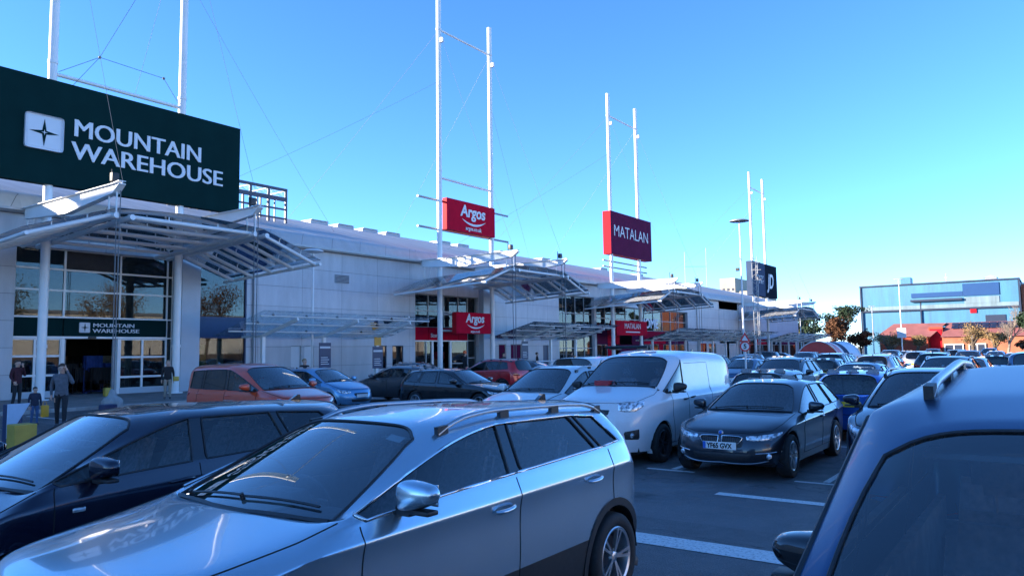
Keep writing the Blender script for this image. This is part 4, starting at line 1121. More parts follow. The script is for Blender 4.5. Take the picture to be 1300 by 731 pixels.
# ------------------------------------------------------------------ high canopies
def high_canopy(y0, label):
    t = thing('entrance_canopy', label, 'canopy', (-36, y0, 7), group='winged glass entrance canopies')
    TX = -29.2
    for y in (y0, y0 + 6.2):
        bm_ = MB(); yb = y - .30
        # tapered I-beam: web and two flanges
        top = [(-37.5, 8.70), (TX - .1, 8.66), (TX + .45, 8.70)]; bot = [(-37.5, 8.28), (-36.9, 8.20), (-33.2, 7.98), (TX, 8.32), (TX + .45, 8.62)]
        bm_.prism(top + bot[::-1], 'y', yb - .02, yb + .02)
        def flange(pts, z):
            vs = []; 
            for x, zz in pts: vs += [(x, yb - .14, zz + z), (x, yb + .14, zz + z), (x, yb + .14, zz + z + .03), (x, yb - .14, zz + z + .03)]
            n = len(pts); fs = [(4 * i + a, 4 * i + (a + 1) % 4, 4 * i + 4 + (a + 1) % 4, 4 * i + 4 + a) for i in range(n - 1) for a in range(4)] + [(0, 1, 2, 3), (4 * n - 4, 4 * n - 3, 4 * n - 2, 4 * n - 1)]
            bm_.add(vs, fs)
        flange(top, .0); flange(bot, -.03)
        bm_.build('boom', M['white_steel'], t)
        hg = MB()
        for x in (TX - .55, TX + .05): hg.cyl((x, yb, 8.35), (x, yb, 7.44), .035, 8)
        hg.cyl((-37.2, yb, 8.3), (-37.2, yb, 7.1), .035, 8); hg.cyl((-36.5, yb, 8.3), (-36.9, yb, 7.1), .025, 8)
        hg.build('hanger', M['white_steel'], t, smooth=40)
        for dy in (-.30, .32):
            m = MB(); m.cyl((TX + .1, y + dy, 7.43), (-37.6, y + dy, 7.03), .115, 12)
            for q in (.3, .62): m.cyl((lerp(TX, -37.6, q), y + dy, lerp(7.43, 7.03, q)), (lerp(TX, -37.6, q) - .08, y + dy, lerp(7.43, 7.03, q)), .13, 12)
            m.build('rail', M['white_steel'], t, smooth=40)
        fl = MB(); fl.bevbox(TX - .28, TX - .08, yb - .14, yb + .14, 8.78, 9.12, .02); fl.cyl((TX - .4, yb, 8.7), (TX - .4, yb, 9.3), .03, 6); fl.build('floodlight', M['black_plastic'], t, smooth=40)
        for dx in (-.16, .14):
            m = MB(); m.cyl((TX + dx, yb + .1, 8.4), (TX + .0 + dx * .5, yb + .1, .62), .022, 6); m.build('tie_rod', M['wire'], t, smooth=60)
        bl = MB(); bl.lathe([(.001, 0), (.36, 0), (.38, .18), (.30, .3), (.20, .36), (.16, .4), (.09, .62), (.001, .66)], 20, (TX, yb + .1, .12)); bl.build('ballast_foot', M['kerb'], t, smooth=40)
    xs = [TX - .25 - 1.72 * k for k in range(5)]
    zx = lambda x: lerp(7.5, 7.1, (TX - x) / 8.4)
    for k, x in enumerate(xs):
        for a, b_ in (((y0 + .32, 0), (y0 + 5.9, 0)), ((y0 + 6.52, 0), (y0 + 9.6, -1.12)), ((y0 - .3, 0), (y0 - 3.4, -1.12))):
            m = MB(); m.cyl((x, a[0], zx(x) + a[1]), (x, b_[0], zx(x) + b_[1]), .09, 10)
            for q in (.3, .7):
                yy = lerp(a[0], b_[0], q); zz = zx(x) + lerp(a[1], b_[1], q); m.cyl((x, yy, zz + .06), (x, yy, zz + .22), .03, 6)
            m.build('purlin', M['white_steel'], t, smooth=40)
    for y in (y0 - 3.4, y0 + 9.6):
        m = MB(); m.cyl((TX + .1, y, zx(TX) - 1.12), (-37.2, y, zx(-37.2) - 1.12), .075, 10); m.build('edge_rail', M['white_steel'], t, smooth=40)
    # glass: three bays by four strips
    for i in range(4):
        xa = xs[i] + (.25 if i == 0 else .02); xb = xs[i + 1] - .02 if i < 3 else -37.3
        n = 6
        def arc(u, v): y = lerp(y0 - .2, y0 + 6.4, u); x = lerp(xa, xb, v); return (x, y, zx(x) + .22 + .14 * sin(pi * u))
        m = MB(); m.grid(arc, 8, 1); vs = m.v[:]; m.add([(x, y, z + .015) for x, y, z in vs], m.f[:]); m.build('glass_panel', M['canopy_glass'], t, smooth=50)
        for sgn in (1, -1):
            ya, yb2 = (y0 + 6.45, y0 + 9.7) if sgn > 0 else (y0 - .25, y0 - 3.5)
            m = MB(); f_ = lambda u, v: (lerp(xa, xb, v), lerp(ya, yb2, u), zx(lerp(xa, xb, v)) + .22 - 1.14 * u)
            m.grid(f_, 2, 1); vs = m.v[:]; m.add([(x, y, z + .015) for x, y, z in vs], m.f[:]); m.build('glass_panel', M['canopy_glass'], t)
    m = MB()
    for u in range(9): pass
    return t
hc = high_canopy(MY[0], 'winged glass canopy on white booms over the entrance below the dark green sign')
labs = ['', 'winged glass canopy on white booms in front of the store with the red band', 'winged glass canopy on white booms over the plum entrance', 'furthest winged glass canopy, at the slate-blue end store']
for k in (1, 2, 3):
    c = copy_tree(hc); c.location.y = MY[k]; c['label'] = labs[k]

# ------------------------------------------------------------------ low canopies
def low_canopy(ya, yb, posts, label, zlow=3.15, sign=()):
    t = thing('walkway_canopy', label, 'canopy', (-36, ya, 0), group='low sloping glass canopies along the shopfronts')
    for y in posts:
        m = MB(); m.obox((-36, y, .12), (-36, y, 3.05), .2, .2, up=(0, 1, 0)); m.build('post', M['white_steel'], t)
        m = MB(); m.obox((-36.1, y, 3.0), (-32.95, y, 3.86), .12, .17, up=(0, 0, 1)); m.obox((-36.0, y, 3.0), (-37.98, y, 3.0), .1, .14); m.build('arm', M['white_steel'], t)
    for x, z, a, b_ in ((-33.0, 3.98, .25, 0), (-34.3, 3.62, .3, -.2), (-35.7, 3.25, .2, -.2)):
        m = MB(); m.cyl((x, ya + a, z), (x, yb + b_, z), .045, 8); m.build('rail', M['white_steel'], t, smooth=40)
    n = max(2, round((yb - ya) / 2.15))
    for k in range(n):
        y0, y1 = lerp(ya, yb, k / n) + .012, lerp(ya, yb, (k + 1) / n) - .012
        m = MB(); f_ = lambda u, v: (lerp(-32.4, -36.9, v), lerp(y0, y1, u), lerp(4.22, 3.0, v)); m.grid(f_, 1, 1); vs = m.v[:]; m.add([(x, y, z + .02) for x, y, z in vs], m.f[:])
        m.build('glass_panel', M['canopy_glass'], t)
    m = MB(); k = ya + 1
    while k < yb:
        for x, z in ((-33.0, 4.0), (-34.3, 3.65), (-35.7, 3.28)): m.bevbox(x - .06, x + .06, k - .05, k + .05, z, z + .06, .01)
        k += 2.15
    m.build('glass_clamps', M['black_plastic'], t)
    return t
low_canopy(23.2, 36.2, (25.75, 30.05, 34.4), 'low sloping glass canopy on three posts along the blank silver wall')
low_canopy(47.4, 61.5, (51.1, 55.2, 59.4), 'low sloping glass canopy between the red-band doors and the plum store')
low_canopy(75, 110, (75.6, 80.2, 84.6, 89.0, 93.4, 98, 102.5, 107), 'long low glass canopy past the plum entrance')
low_canopy(116, 142, (118, 122.5, 127, 131.5, 136, 140.5), 'low glass canopy in front of the last slate-blue store')

# parking signs on posts
def post_sign(y, x, z0, z1, label, yellow=False):
    t = thing('parking_sign', label, 'sign', (x + .13, y, z0), group='navy notices fixed to canopy posts')
    m = MB(); m.bevbox(x + .11, x + .15, y - .45, y + .45, z0, z1, .008); m.build('board', M['navy'], t)
    m = MB(); m.box(x + .151, x + .156, y - .4, y + .4, z1 - .34, z1 - .22)
    for k in range(4): m.box(x + .151, x + .156, y - .32, y + .3 - .1 * (k % 2), z0 + .2 + .13 * k, z0 + .24 + .13 * k)
    m.build('text_rows', M['white_letter'], t)
    if yellow: m = MB(); m.bevbox(x + .11, x + .14, y - .3, y + .3, z1 + .08, z1 + .62, .006); m.build('yellow_plate', M['yellow'], t)
post_sign(30.05, -36, 1.15, 2.65, 'navy notice on the middle post of the low canopy by the blank wall')
post_sign(34.4, -36, 1.0, 2.4, 'navy notice with yellow plate on the right post by the blank wall', True)
post_sign(51.1, -36, 1.3, 2.8, 'navy notice on the canopy post right of the red-band doors')

# disc lamp column
t = thing('disc_lamp', 'slim white lamp post with a flat disc head beside the blank silver wall', 'lamp', (-36.5, 29.6, .12))
m = MB(); m.cyl((-36.5, 29.6, .12), (-36.5, 29.6, 8.15), .07, 10); m.build('post', M['white_steel'], t, smooth=40)
m = MB(); m.lathe([(.001, .25), (.45, .22), (.62, .14), (.62, .08), (.3, 0), (.001, -.02)], 24, (-36.5, 29.6, 8.12)); m.build('lamp_head', M['white_gloss'], t, smooth=40)

# ------------------------------------------------------------------ signs on the masts
def big_sign(name, label, y0, y1, z0, z1, face, edge, bars=(), x=-35.72, dp=.42):
    t = thing(name, label, 'shop sign', (x, (y0 + y1) / 2, z0))
    m = MB(); m.box(x - dp, x - .02, y0, y1, z0, z1); m.build('sign_box', edge, t)
    m = MB(); m.box(x - .019, x, y0 + .0, y1 - .0, z0 + .0, z1 - .0); m.build('sign_face', face, t)
    for z, a, b_ in bars:
        m = MB(); m.cyl((-36.25, a, z), (-36.25, b_, z), .08, 8); m.build('support_bar', M['grey_steel'], t, smooth=40)
    return t
t = big_sign('shop_sign', 'huge dark green hoarding with white star logo and MOUNTAIN WAREHOUSE', 11.0, 23.9, 9.62, 14.37, M['green_dark'], M['green_dark'])
FX = -35.72
m = MB(); m.bevbox(FX, FX + .05, 13.30, 14.86, 11.1, 12.66, .14); lg = m.build('logo_panel', M['white_letter'], t)
m = MB(); star(m, FX + .052, 14.08, 11.88, .60); m.build('logo_star', M['green_dark'], lg)
m = MB(); star(m, FX + .075, 14.08, 11.88, .13, .01); m.build('logo_centre', M['white_letter'], lg)
W1 = text_width('MOUNTAIN', 1.14, 0); W2 = text_width('WAREHOUSE', 1.14, 0)
text_mesh('MOUNTAIN', 1.14, M['white_letter'], 'lettering', t, (FX + .02, 15.25, 12.02), sx=6.2 / W1, bold=0, extr=.02, dbl=.05)
text_mesh('WAREHOUSE', 1.14, M['white_letter'], 'lettering', t, (FX + .02, 15.22, 10.97), sx=7.6 / W2, bold=0, extr=.02, dbl=.05)

t = big_sign('shop_sign', 'bright red sign high between masts, reading Argos above a white smile', 41.15, 46.95, 10.98, 13.32, M['argos_red'], M['edge_red'], [(13.1, 38.6, 49.4), (10.95, 38.6, 49.4)])
def smile(mb, x, yc, zc, w_, d, r):
    n = 16; up_ = []; dn = []
    for k in range(n + 1):
        u = 2 * k / n - 1; y = yc + w_ * u; z = zc - d * (1 - u * u); th = r * (1 - abs(u) ** 2.5) + .01
        up_.append((y, z + th * .2)); dn.append((y, z - th * .8))
    mb.prism(up_ + dn[::-1], 'x', x, x + .02)
def argos(t, FX, yc, zc, h):
    W_ = text_width('Argos', h * 1.32, .02, .12)
    text_mesh('Argos', h * 1.32, M['white_letter'], 'lettering', t, (FX + .02, yc - h * 1.62, zc), sx=h * 3.25 / W_, bold=.035 * h, extr=.015, shear=.12)
    m = MB(); smile(m, FX, yc + .1 * h, zc - .22 * h, 1.55 * h, .36 * h, .16 * h); m.build('smile', M['white_letter'], t)
argos(t, FX, 44.2, 12.2, .92)
W_ = text_width('argos.co.uk', .42, .005); text_mesh('argos.co.uk', .42, M['white_letter'], 'lettering', t, (FX + .02, 43.3, 11.18), sx=1.9 / W_, bold=.005)
t = big_sign('shop_sign', 'smaller red sign reading Argos hung low between the same masts', 42.15, 46.3, 3.35, 4.93, M['argos_red'], M['edge_red'], [(4.75, 40.8, 46.9), (3.55, 40.8, 46.9)])
argos(t, FX, 44.35, 4.2, .68)
W_ = text_width('argos.co.uk', .26, .003); text_mesh('argos.co.uk', .26, M['white_letter'], 'lettering', t, (FX + .02, 43.8, 3.43), sx=1.1 / W_, bold=.003)
t = big_sign('shop_sign', 'plum square sign with thin white MATALAN letters and red edge', 66.2, 75.5, 11.62, 16.0, M['matalan_maroon'], M['edge_red'], [(10.95, 65.4, 75.2), (10.35, 65.4, 75.2)], dp=.9)
W_ = text_width('MATALAN', 1.7, -.012); text_mesh('MATALAN', 1.7, M['white_letter'], 'lettering', t, (FX + .02, 66.75, 13.5), sx=7.7 / W_, bold=-.012)
t = big_sign('shop_sign', 'small plum sign reading MATALAN hung low above its entrance', 67.0, 73.8, 3.45, 4.95, M['argos_red'], M['edge_red'], [], dp=.8)
W_ = text_width('MATALAN', .8); text_mesh('MATALAN', .8, M['white_letter'], 'lettering', t, (FX + .02, 68.6, 4.15), sx=3.6 / W_)
m = MB(); m.box(FX, FX + .02, 68.9, 72.1, 3.75, 3.86); m.build('small_print', M['white_letter'], t)
t = big_sign('shop_sign', 'square sign split in slate blue and black halves, the black half reading JD', 109.3, 121.0, 9.75, 14.8, M['jd_grey'], M['jd_grey'], [], dp=.9)
m = MB(); m.box(FX + .002, FX + .02, 115.2, 121.0, 9.75, 14.8); m.build('black_half', M['jd_black'], t)
text_mesh('JD', 3.1, M['white_letter'], 'lettering', t, (FX + .04, 116.3, 11.2), sx=.85, bold=.07, extr=.02, shear=.25)
for k, zz in enumerate((12.35, 11.65)): 
    m = MB()
    for q in range(5): m.box(FX, FX + .02, 110.9 + .75 * q, 111.05 + .75 * q, zz, zz + .5); m.box(FX + .001, FX + .021, 110.9 + .75 * q, 111.4 + .75 * q, zz + .42, zz + .5)
    m.build('pale_lettering', M['white_letter'], t)
# ------------------------------------------------------------------ people
PM = {}
def pmat(n, c, r=.85):
    if n not in PM: PM[n] = simple('cloth_' + n, c, r, 0, .2, 14)
    return PM[n]
SKIN = simple('skin', (.52, .31, .23), .55, 0, .08, 20)
def person(label, loc, rz, h=1.75, top=('black', (.012, .012, .015)), legs=('dark_trousers', (.015, .016, .02)), shoes=('shoes', (.05, .05, .055)), hairc=(.05, .03, .02), pose='stand', hat=None, seed=0):
    t = thing('person', label, 'person', loc, rz)
    k = h / 1.75
    # x = right of the person is -x ; the person faces -y
    J = dict(pelvis=(0, 0, .95), waist=(0, .0, 1.10), chest=(0, .01, 1.30), neck=(0, .0, 1.48), head0=(0, -.015, 1.56), head1=(0, -.02, 1.64), head2=(0, 0, 1.69))
    R_ = dict(pelvis=.150, waist=.148, chest=.168, neck=.062, head0=.078, head1=.098, head2=.085)
    E_ = [('pelvis', 'waist'), ('waist', 'chest'), ('chest', 'neck'), ('neck', 'head0'), ('head0', 'head1'), ('head1', 'head2')]
    arms = {'stand': (((.24, .02, 1.14), (.25, -.06, .88)), ((-.24, .02, 1.14), (-.25, -.06, .88))),
            'phone': (((.27, -.04, 1.18), (.13, -.10, 1.52)), ((-.24, .05, 1.13), (-.27, -.08, .90))),
            'walkphone': (((.28, -.06, 1.2), (.12, -.08, 1.57)), ((-.25, .10, 1.15), (-.24, .02, .90))),
            'face': (((.25, -.10, 1.16), (.06, -.20, 1.50)), ((-.25, .03, 1.14), (-.22, -.12, .95)))}[pose if pose in ('stand', 'phone', 'walkphone', 'face') else 'stand']
    st = .25 if pose in ('walk', 'walkphone') else .03
    for n, s, ar in (('l', 1, arms[0]), ('r', -1, arms[1])):
        J['sh' + n] = (s * .185, .01, 1.41); J['el' + n] = ar[0]; J['wr' + n] = ar[1]
        w = Vector(ar[1]); d = (w - Vector(ar[0])).normalized(); hd = w + d * .07; J['pa' + n] = tuple(hd)
        R_['sh' + n] = .072; R_['el' + n] = .050; R_['wr' + n] = .030; R_['pa' + n] = .034
        E_ += [('chest', 'sh' + n), ('sh' + n, 'el' + n), ('el' + n, 'wr' + n), ('wr' + n, 'pa' + n)]
        side = Vector((0, 1, 0)) if abs(d.y) < .8 else Vector((1, 0, 0)); side = (side - d * side.dot(d)).normalized(); cur = d.cross(side) * -s
        for q in range(4):
            b0 = hd + side * (.027 * (q - 1.5)) + d * .02; L_ = (.065, .078, .072, .055)[q]
            J['f%d%s' % (q, n)] = tuple(b0 + d * L_ * .5 + cur * .005); J['g%d%s' % (q, n)] = tuple(b0 + d * L_ * .85 + cur * .03)
            R_['f%d%s' % (q, n)] = .0095; R_['g%d%s' % (q, n)] = .008
            E_ += [('pa' + n, 'f%d%s' % (q, n)), ('f%d%s' % (q, n), 'g%d%s' % (q, n))]
        J['t' + n] = tuple(w + side * .045 + d * .05 + cur * .02); R_['t' + n] = .0105; E_.append(('wr' + n, 't' + n))
        sg = s * (1 if pose in ('walk', 'walkphone') else .6)
        J['hi' + n] = (s * .095, 0, .90); J['kn' + n] = (s * .10, -.03 - sg * st * .6, .50); J['an' + n] = (s * .105, -sg * st + (.05 if sg < 0 else 0), .09); J['to' + n] = (s * .12, -sg * st - .15, .045)
        R_['hi' + n] = .098; R_['kn' + n] = .066; R_['an' + n] = .048; R_['to' + n] = .042
        E_ += [('pelvis', 'hi' + n), ('hi' + n, 'kn' + n), ('kn' + n, 'an' + n), ('an' + n, 'to' + n)]
    names = list(J); idx = {n: i for i, n in enumerate(names)}
    me = bpy.data.meshes.new('p'); me.from_pydata([J[n] for n in names], [(idx[a], idx[b]) for a, b in E_], [])
    ob = bpy.data.objects.new('p', me); COL.objects.link(ob)
    sk = ob.modifiers.new('k', 'SKIN'); sk.use_smooth_shade = True
    for i, n in enumerate(names):
        v = me.skin_vertices[0].data[i]; r = R_[n]; v.radius = (r, r); v.use_root = (n == 'pelvis')
        if n in ('pelvis', 'waist', 'chest'): v.radius = (r * 1.05, r * .78)
    sb = ob.modifiers.new('s', 'SUBSURF'); sb.levels = 2; sb.render_levels = 2
    dg = bpy.context.evaluated_depsgraph_get(); ev = bpy.data.meshes.new_from_object(ob.evaluated_get(dg)); bpy.data.objects.remove(ob)
    ev.materials.clear()
    for m in (SKIN, pmat(*top), pmat(*legs), pmat(*shoes)): ev.materials.append(m)
    seg = []
    for a, b in E_:
        c = 1 if a in ('waist', 'chest') or a.startswith('sh') or a.startswith('el') else 0
        if (a, b) in (('pelvis', 'waist'),): c = 1
        if a == 'pelvis' and b.startswith('hi'): c = 2
        if a.startswith('hi') or a.startswith('kn'): c = 2
        if a.startswith('an'): c = 3
        if (a, b) == ('chest', 'neck'): c = 1
        seg.append((Vector(J[a]), Vector(J[b]), c))
    for p in ev.polygons:
        c = Vector(p.center); best = 9; m = 0
        for a, b, q in seg:
            d = b - a; u = clamp((c - a).dot(d) / max(1e-6, d.dot(d))); dd = (c - a - d * u).length
            if dd < best: best = dd; m = q
        if m == 0 and c.z < 1.50 and abs(c.x) < .2 and abs(c.z - 1.3) < .19 and c.z < 1.49 and (c - Vector(J['pal'])).length > .16 and (c - Vector(J['par'])).length > .16: m = 1
        if m in (1, 2) and abs(c.x) < .20 and .80 < c.z < 1.1: m = 1 if c.z > .905 else 2
        p.material_index = m; p.use_smooth = True
    ev.transform(Matrix.Diagonal((k, k, k, 1)))
    link(bpy.data.objects.new('body', ev), t)
    # face and hair
    def local(mb, nm, mat, par=t, sm=60):
        mb.v = [(x * k, y * k, z * k) for x, y, z in mb.v]; return mb.build(nm, mat, par, smooth=sm, local=True)
    hr = MB(); hr.ball((0, .018, 1.672), .098, .112, .105, 16); hr.v = [(x, y, z) if (z > 1.69 or y > .03) else (x * .8, max(y, .0), z) for x, y, z in hr.v]
    hr.v = [(x, max(y, -.075) if z < 1.70 else y, z) for x, y, z in hr.v]
    local(hr, 'hair', simple('hair%d' % seed, hairc, .8, 0, .3, 40))
    f = MB(); f.ball((0, -.118, 1.612), .015, .022, .026, 8); local(f, 'nose', SKIN)
    for s in (1, -1):
        f = MB(); f.ball((s * .034, -.103, 1.64), .011, .007, .007, 8); local(f, 'eye', M['ink'])
        f = MB(); f.ball((s * .096, .0, 1.62), .012, .022, .034, 8); local(f, 'ear', SKIN)
    f = MB(); f.ball((0, -.106, 1.572), .026, .008, .006, 8); local(f, 'mouth', simple('lips', (.3, .1, .09), .6))
    if hat:
        m = MB(); m.lathe([(.112, 0), (.115, .05), (.10, .12), (.06, .165), (.001, .18)], 16, (0, .01, 1.665)); local(m, 'hat', pmat(*hat))
    return t
p = person('man in black sweatshirt left of the glass entrance, hand raised to his face', (-31.9, 12.0, .12), R(110), 1.78, top=('maroon_top', (.05, .008, .014)), pose='face', seed=1)
p = person('man in grey jacket and black trousers walking past with a phone at his ear', (-22.9, 9.75, 0), R(62), 1.80, top=('grey_jacket', (.09, .10, .12)), pose='walkphone', seed=2)
p = person('small child in dark jacket and blue jeans beside the man in the grey jacket', (-24.6, 9.75, 0), R(85), 1.12, top=('navy_jacket', (.02, .025, .05)), legs=('jeans', (.04, .09, .2)), hairc=(.02, .015, .01), seed=3)
t = thing('carrier_bag', 'small yellow carrier bag held at the side of the child', 'bag', (-24.1, 9.8, .28))
m = MB(); m.bevbox(-24.19, -24.08, 9.74, 9.94, .25, .60, .03); m.build('bag_body', M['yellow'], t, smooth=50)
m = MB(); m.tube([(-24.14, 9.78, .59), (-24.16, 9.81, .7), (-24.16, 9.87, .7), (-24.14, 9.9, .59)], .008, 5); m.build('handle', M['yellow'], t)
p = person('person in black coat and beige trousers right of the glass entrance', (-31.2, 17.55, .12), R(60), 1.66, top=('black_coat', (.012, .012, .014)), legs=('beige_trousers', (.3, .25, .2)), hairc=(.3, .22, .15), seed=4)
t = thing('carrier_bag', 'lime green shopping bag under the arm of the person in beige trousers', 'bag', (-30.9, 17.75, .8))
m = MB(); m.bevbox(-31.0, -30.9, 17.66, 17.9, .9, 1.1, .03); m.build('bag_body', M['yellow_green'], t, smooth=50)
t = thing('carrier_bag', 'yellow-green carrier bag standing in the open doorway of the glass entrance', 'bag', (-36.6, 17.6, .12))
m = MB(); m.bevbox(-36.7, -36.45, 17.45, 17.8, .12, .52, .03); m.build('bag_body', M['yellow_green'], t, smooth=50)
p = person('person in an orange hat and black coat outside the red-band doors', (-31.0, 37.4, .12), R(150), 1.86, hat=('orange_hat', (.7, .12, .03)), seed=5)
p = person('fair-haired person in dark jacket walking behind the light blue car', (-26.9, 21.4, 0), R(80), 1.78, hairc=(.3, .2, .11), seed=6)
for k, (x, y, l, c) in enumerate(((-31, 41.6, 'dark-clothed shopper seen above the red car', (.02, .02, .025)), (-31, 45.7, 'shopper in black standing right of the navy notice at the low canopy', (.012, .012, .014)), (-31, 50.5, 'shopper in brown coat in front of the tall glass bays', (.12, .06, .04)))):
    person(l, (x, y, .12), R(90 + 40 * k), 1.76, top=('coat%d' % k, c), seed=7 + k)

# ------------------------------------------------------------------ bollards and boxes at the left edge
def bollard(x, y, h, w_, mat, label, tilt=False):
    t = thing('bollard_sign', label, 'bollard', (x, y, 0), group='coloured bollards by the crossing')
    m = MB(); m.bevbox(x - w_ / 2, x + w_ / 2, y - w_ / 2, y + w_ / 2, 0, h, .02); m.build('post', mat, t)
    m = MB(); m.bevbox(x - w_ / 2 - .03, x + w_ / 2 + .03, y - w_ / 2 - .03, y + w_ / 2 + .03, 0, .06, .01); m.build('base', M['black_plastic'], t)
    if tilt: m = MB(); m.prism([(y - w_ / 2 - .02, h + .01), (y + w_ / 2 + .14, h + .01), (y - w_ / 2 + .12, h - .55), (y - w_ / 2 - .02, h - .75)], 'x', x + w_ / 2, x + w_ / 2 + .02); m.build('pale_panel', SH_PALE, t)
SH_PALE = simple('pale_blue_panel', (.3, .45, .6), .5)
bollard(-16.2, 5.55, .74, .3, M['navy'], 'short navy box bollard nearest the left edge, in front of the pale blue panel')
bollard(-19.3, 7.2, .95, .3, M['navy'], 'tall navy bollard with pale blue tapering panel, behind the yellow box', True)
bollard(-17.6, 6.75, .62, .42, M['yellow_green'], 'squat yellow-green box bollard between the navy bollards')
bollard(-20.2, 9.75, .75, .33, M['navy'], 'navy box bollard behind the legs of the man in grey')
# guard rail and parking kerbs
t = thing('guard_rail', 'long white handrail on posts along the pavement edge before the plum store', 'railing', (-29.9, 50, .12))
m = MB(); m.cyl((-30, 43.5, 1.25), (-30, 60, 1.25), .04, 8); m.cyl((-30, 43.5, .7), (-30, 60, .7), .03, 8); m.build('rail', M['white_steel'], t, smooth=40)
for k in range(8): m = MB(); y = 43.6 + 2.33 * k; m.cyl((-30, y, .12), (-30, y, 1.25), .035, 8); m.build('post', M['white_steel'], t, smooth=40)

# ------------------------------------------------------------------ light columns, speed sign, lattice
def light_column(x, y, h, label, disc=True):
    t = thing('light_column', label, 'lamp post', (x, y, 0), group='tall car park light columns')
    m = MB(); m.cyl((x, y, 0), (x, y, 1.4), .11, 12); m.cyl((x, y, 1.4), (x, y, h), .085, 12, .055); m.build('column', M['white_steel'], t, smooth=40)
    m = MB()
    if disc: m.lathe([(.001, .12), (.5, .10), (.78, .02), (.78, -.03), (.1, -.08), (.001, -.08)], 20, (x, y, h))
    else: m.bevbox(x - .6, x + .6, y - .14, y + .14, h - .04, h + .08, .03)
    m.build('lamp_head', M['grey_steel'], t, smooth=35)
    return t
t = light_column(-20.3, 59.4, 12.25, 'tall white light column with dark disc head, left of the split slate and black sign')
m = MB(); m.bevbox(-20.75, -20.45, 59.3, 59.5, 8.2, 8.45, .03); m.build('camera', M['black_plastic'], t)
light_column(-18.5, 122.5, 11.8, 'white light column in front of the blue industrial building', False)
light_column(-30.6, 168, 10.2, 'distant slim light column left of the red building', False)
light_column(-44.5, 160, 8.5, 'distant white post left of a twin before the autumn trees', False)
light_column(-42.8, 160, 8.5, 'distant white post right of its twin before the autumn trees', False)
t = thing('lattice_mast', 'slim steel lattice ladder mast beside the tall light column', 'mast', (-19.6, 60.6, 0))
m = MB()
for a, b_ in ((-.22, 0), (.22, 0)): m.cyl((-19.6 + a, 60.6, 0), (-19.6 + a, 60.6, 9.4), .03, 6)
m.cyl((-19.6, 60.9, 0), (-19.6, 60.9, 9.2), .03, 6)
z = .3
while z < 9.2:
    m.cyl((-19.82, 60.6, z), (-19.38, 60.6, z + .25), .016, 5); m.cyl((-19.38, 60.6, z + .25), (-19.6, 60.9, z + .4), .016, 5); m.cyl((-19.6, 60.9, z + .4), (-19.82, 60.6, z + .5), .016, 5); z += .5
for zz in (8.9, 8.3, 7.5): m.cyl((-19.9, 60.6, zz), (-19.1, 60.6, zz), .025, 6)
m.build('frame', M['grey_steel'], t, smooth=40)
sx_, sy_ = -11.85, 34.8
t = thing('speed_sign', 'white post with red triangle above a round red-ringed 5 sign', 'road sign', (sx_, sy_, 0))
m = MB(); m.cyl((sx_, sy_, 0), (sx_, sy_, 2.75), .045, 10); m.build('post', M['white_steel'], t, smooth=40)
def face_disc(nm, r, n, z, mat, off, par, ph=0., x=sx_, y=sy_):
    # faces the camera side (-Y, slightly +X)
    d = Vector((.32, -.95, 0)).normalized(); a = Vector((-d.y, d.x, 0)); m = MB(); vs = []
    for q in (off, off + .012):
        for i in range(n):
            th = 2 * pi * i / n + ph; vs.append(Vector((x, y, z)) + d * (.05 + q) + a * (r * cos(th)) + Vector((0, 0, r * sin(th))))
    m.add(vs, [list(range(n)), list(range(n, 2 * n))] + [(i, (i + 1) % n, n + (i + 1) % n, n + i) for i in range(n)]); return m.build(nm, mat, par)
SR = simple('sign_red', (.55, .01, .02), .4)
o_ = face_disc('round_plate', .24, 28, 2.08, SR, 0, t); face_disc('round_face', .175, 28, 2.08, M['white_gloss'], .014, o_)
o_ = face_disc('triangle_plate', .30, 3, 2.44, SR, 0, t, pi / 2); face_disc('triangle_face', .17, 3, 2.43, M['white_gloss'], .014, o_, pi / 2)
d_ = Vector((.32, -.95, 0)).normalized(); tx = text_mesh('5', .30, M['ink'], 'numeral', t, (sx_ + d_.x * .08 - .08 * .95, sy_ + d_.y * .08 - .08 * .32, 1.98), rot=(pi / 2, 0, atan2(.32, .95)), bold=.01, extr=.004)
t = thing('notice_board', 'white square notice fixed on the light column before the blue building', 'sign', (-18.45, 122.3, 3.3))
m = MB(); m.bevbox(-19.05, -17.85, 122.2, 122.3, 3.2, 4.6, .02); m.build('board', M['white_gloss'], t)

# trolley shelter
t = thing('trolley_shelter', 'arched trolley shelter with red, white and blue-grey roof bands', 'shelter', (-18.5, 75, 0))
def arch(u, v, y0, y1, r=1.0, x=-18.6): a = pi * u; return (x + 1.95 * cos(a) * r, lerp(y0, y1, v), .62 + 1.9 * sin(a) * r)
for y0, y1, mm, nm in ((75, 77.0, 'sh_red', 'red_roof_band'), (77.02, 77.9, 'white_gloss', 'white_roof_band'), (77.92, 79.9, 'jd_grey', 'slate_roof_band'), (79.92, 84.6, 'sh_pale', 'pale_roof_band')):
    if mm not in M: M[mm] = simple(mm, (.55, .05, .04) if mm == 'sh_red' else (.4, .5, .6), .4)
    m = MB(); m.grid(lambda u, v: arch(u, v, y0, y1), 20, 1); m.grid(lambda u, v: arch(u, v, y0, y1, .985), 20, 1); m.build(nm, M[mm], t, smooth=60)
m = MB(); pts = [arch(k / 20, 0, 75, 75, 1.01) for k in range(21)]; m.tube([(pts[0][0], 75, 0)] + pts + [(pts[-1][0], 75, 0)], .06, 6)
pts = [arch(k / 20, 0, 84.6, 84.6, 1.01) for k in range(21)]; m.tube([(pts[0][0], 84.6, 0)] + pts + [(pts[-1][0], 84.6, 0)], .06, 6); m.build('hoop_frame', M['white_steel'], t, smooth=60)
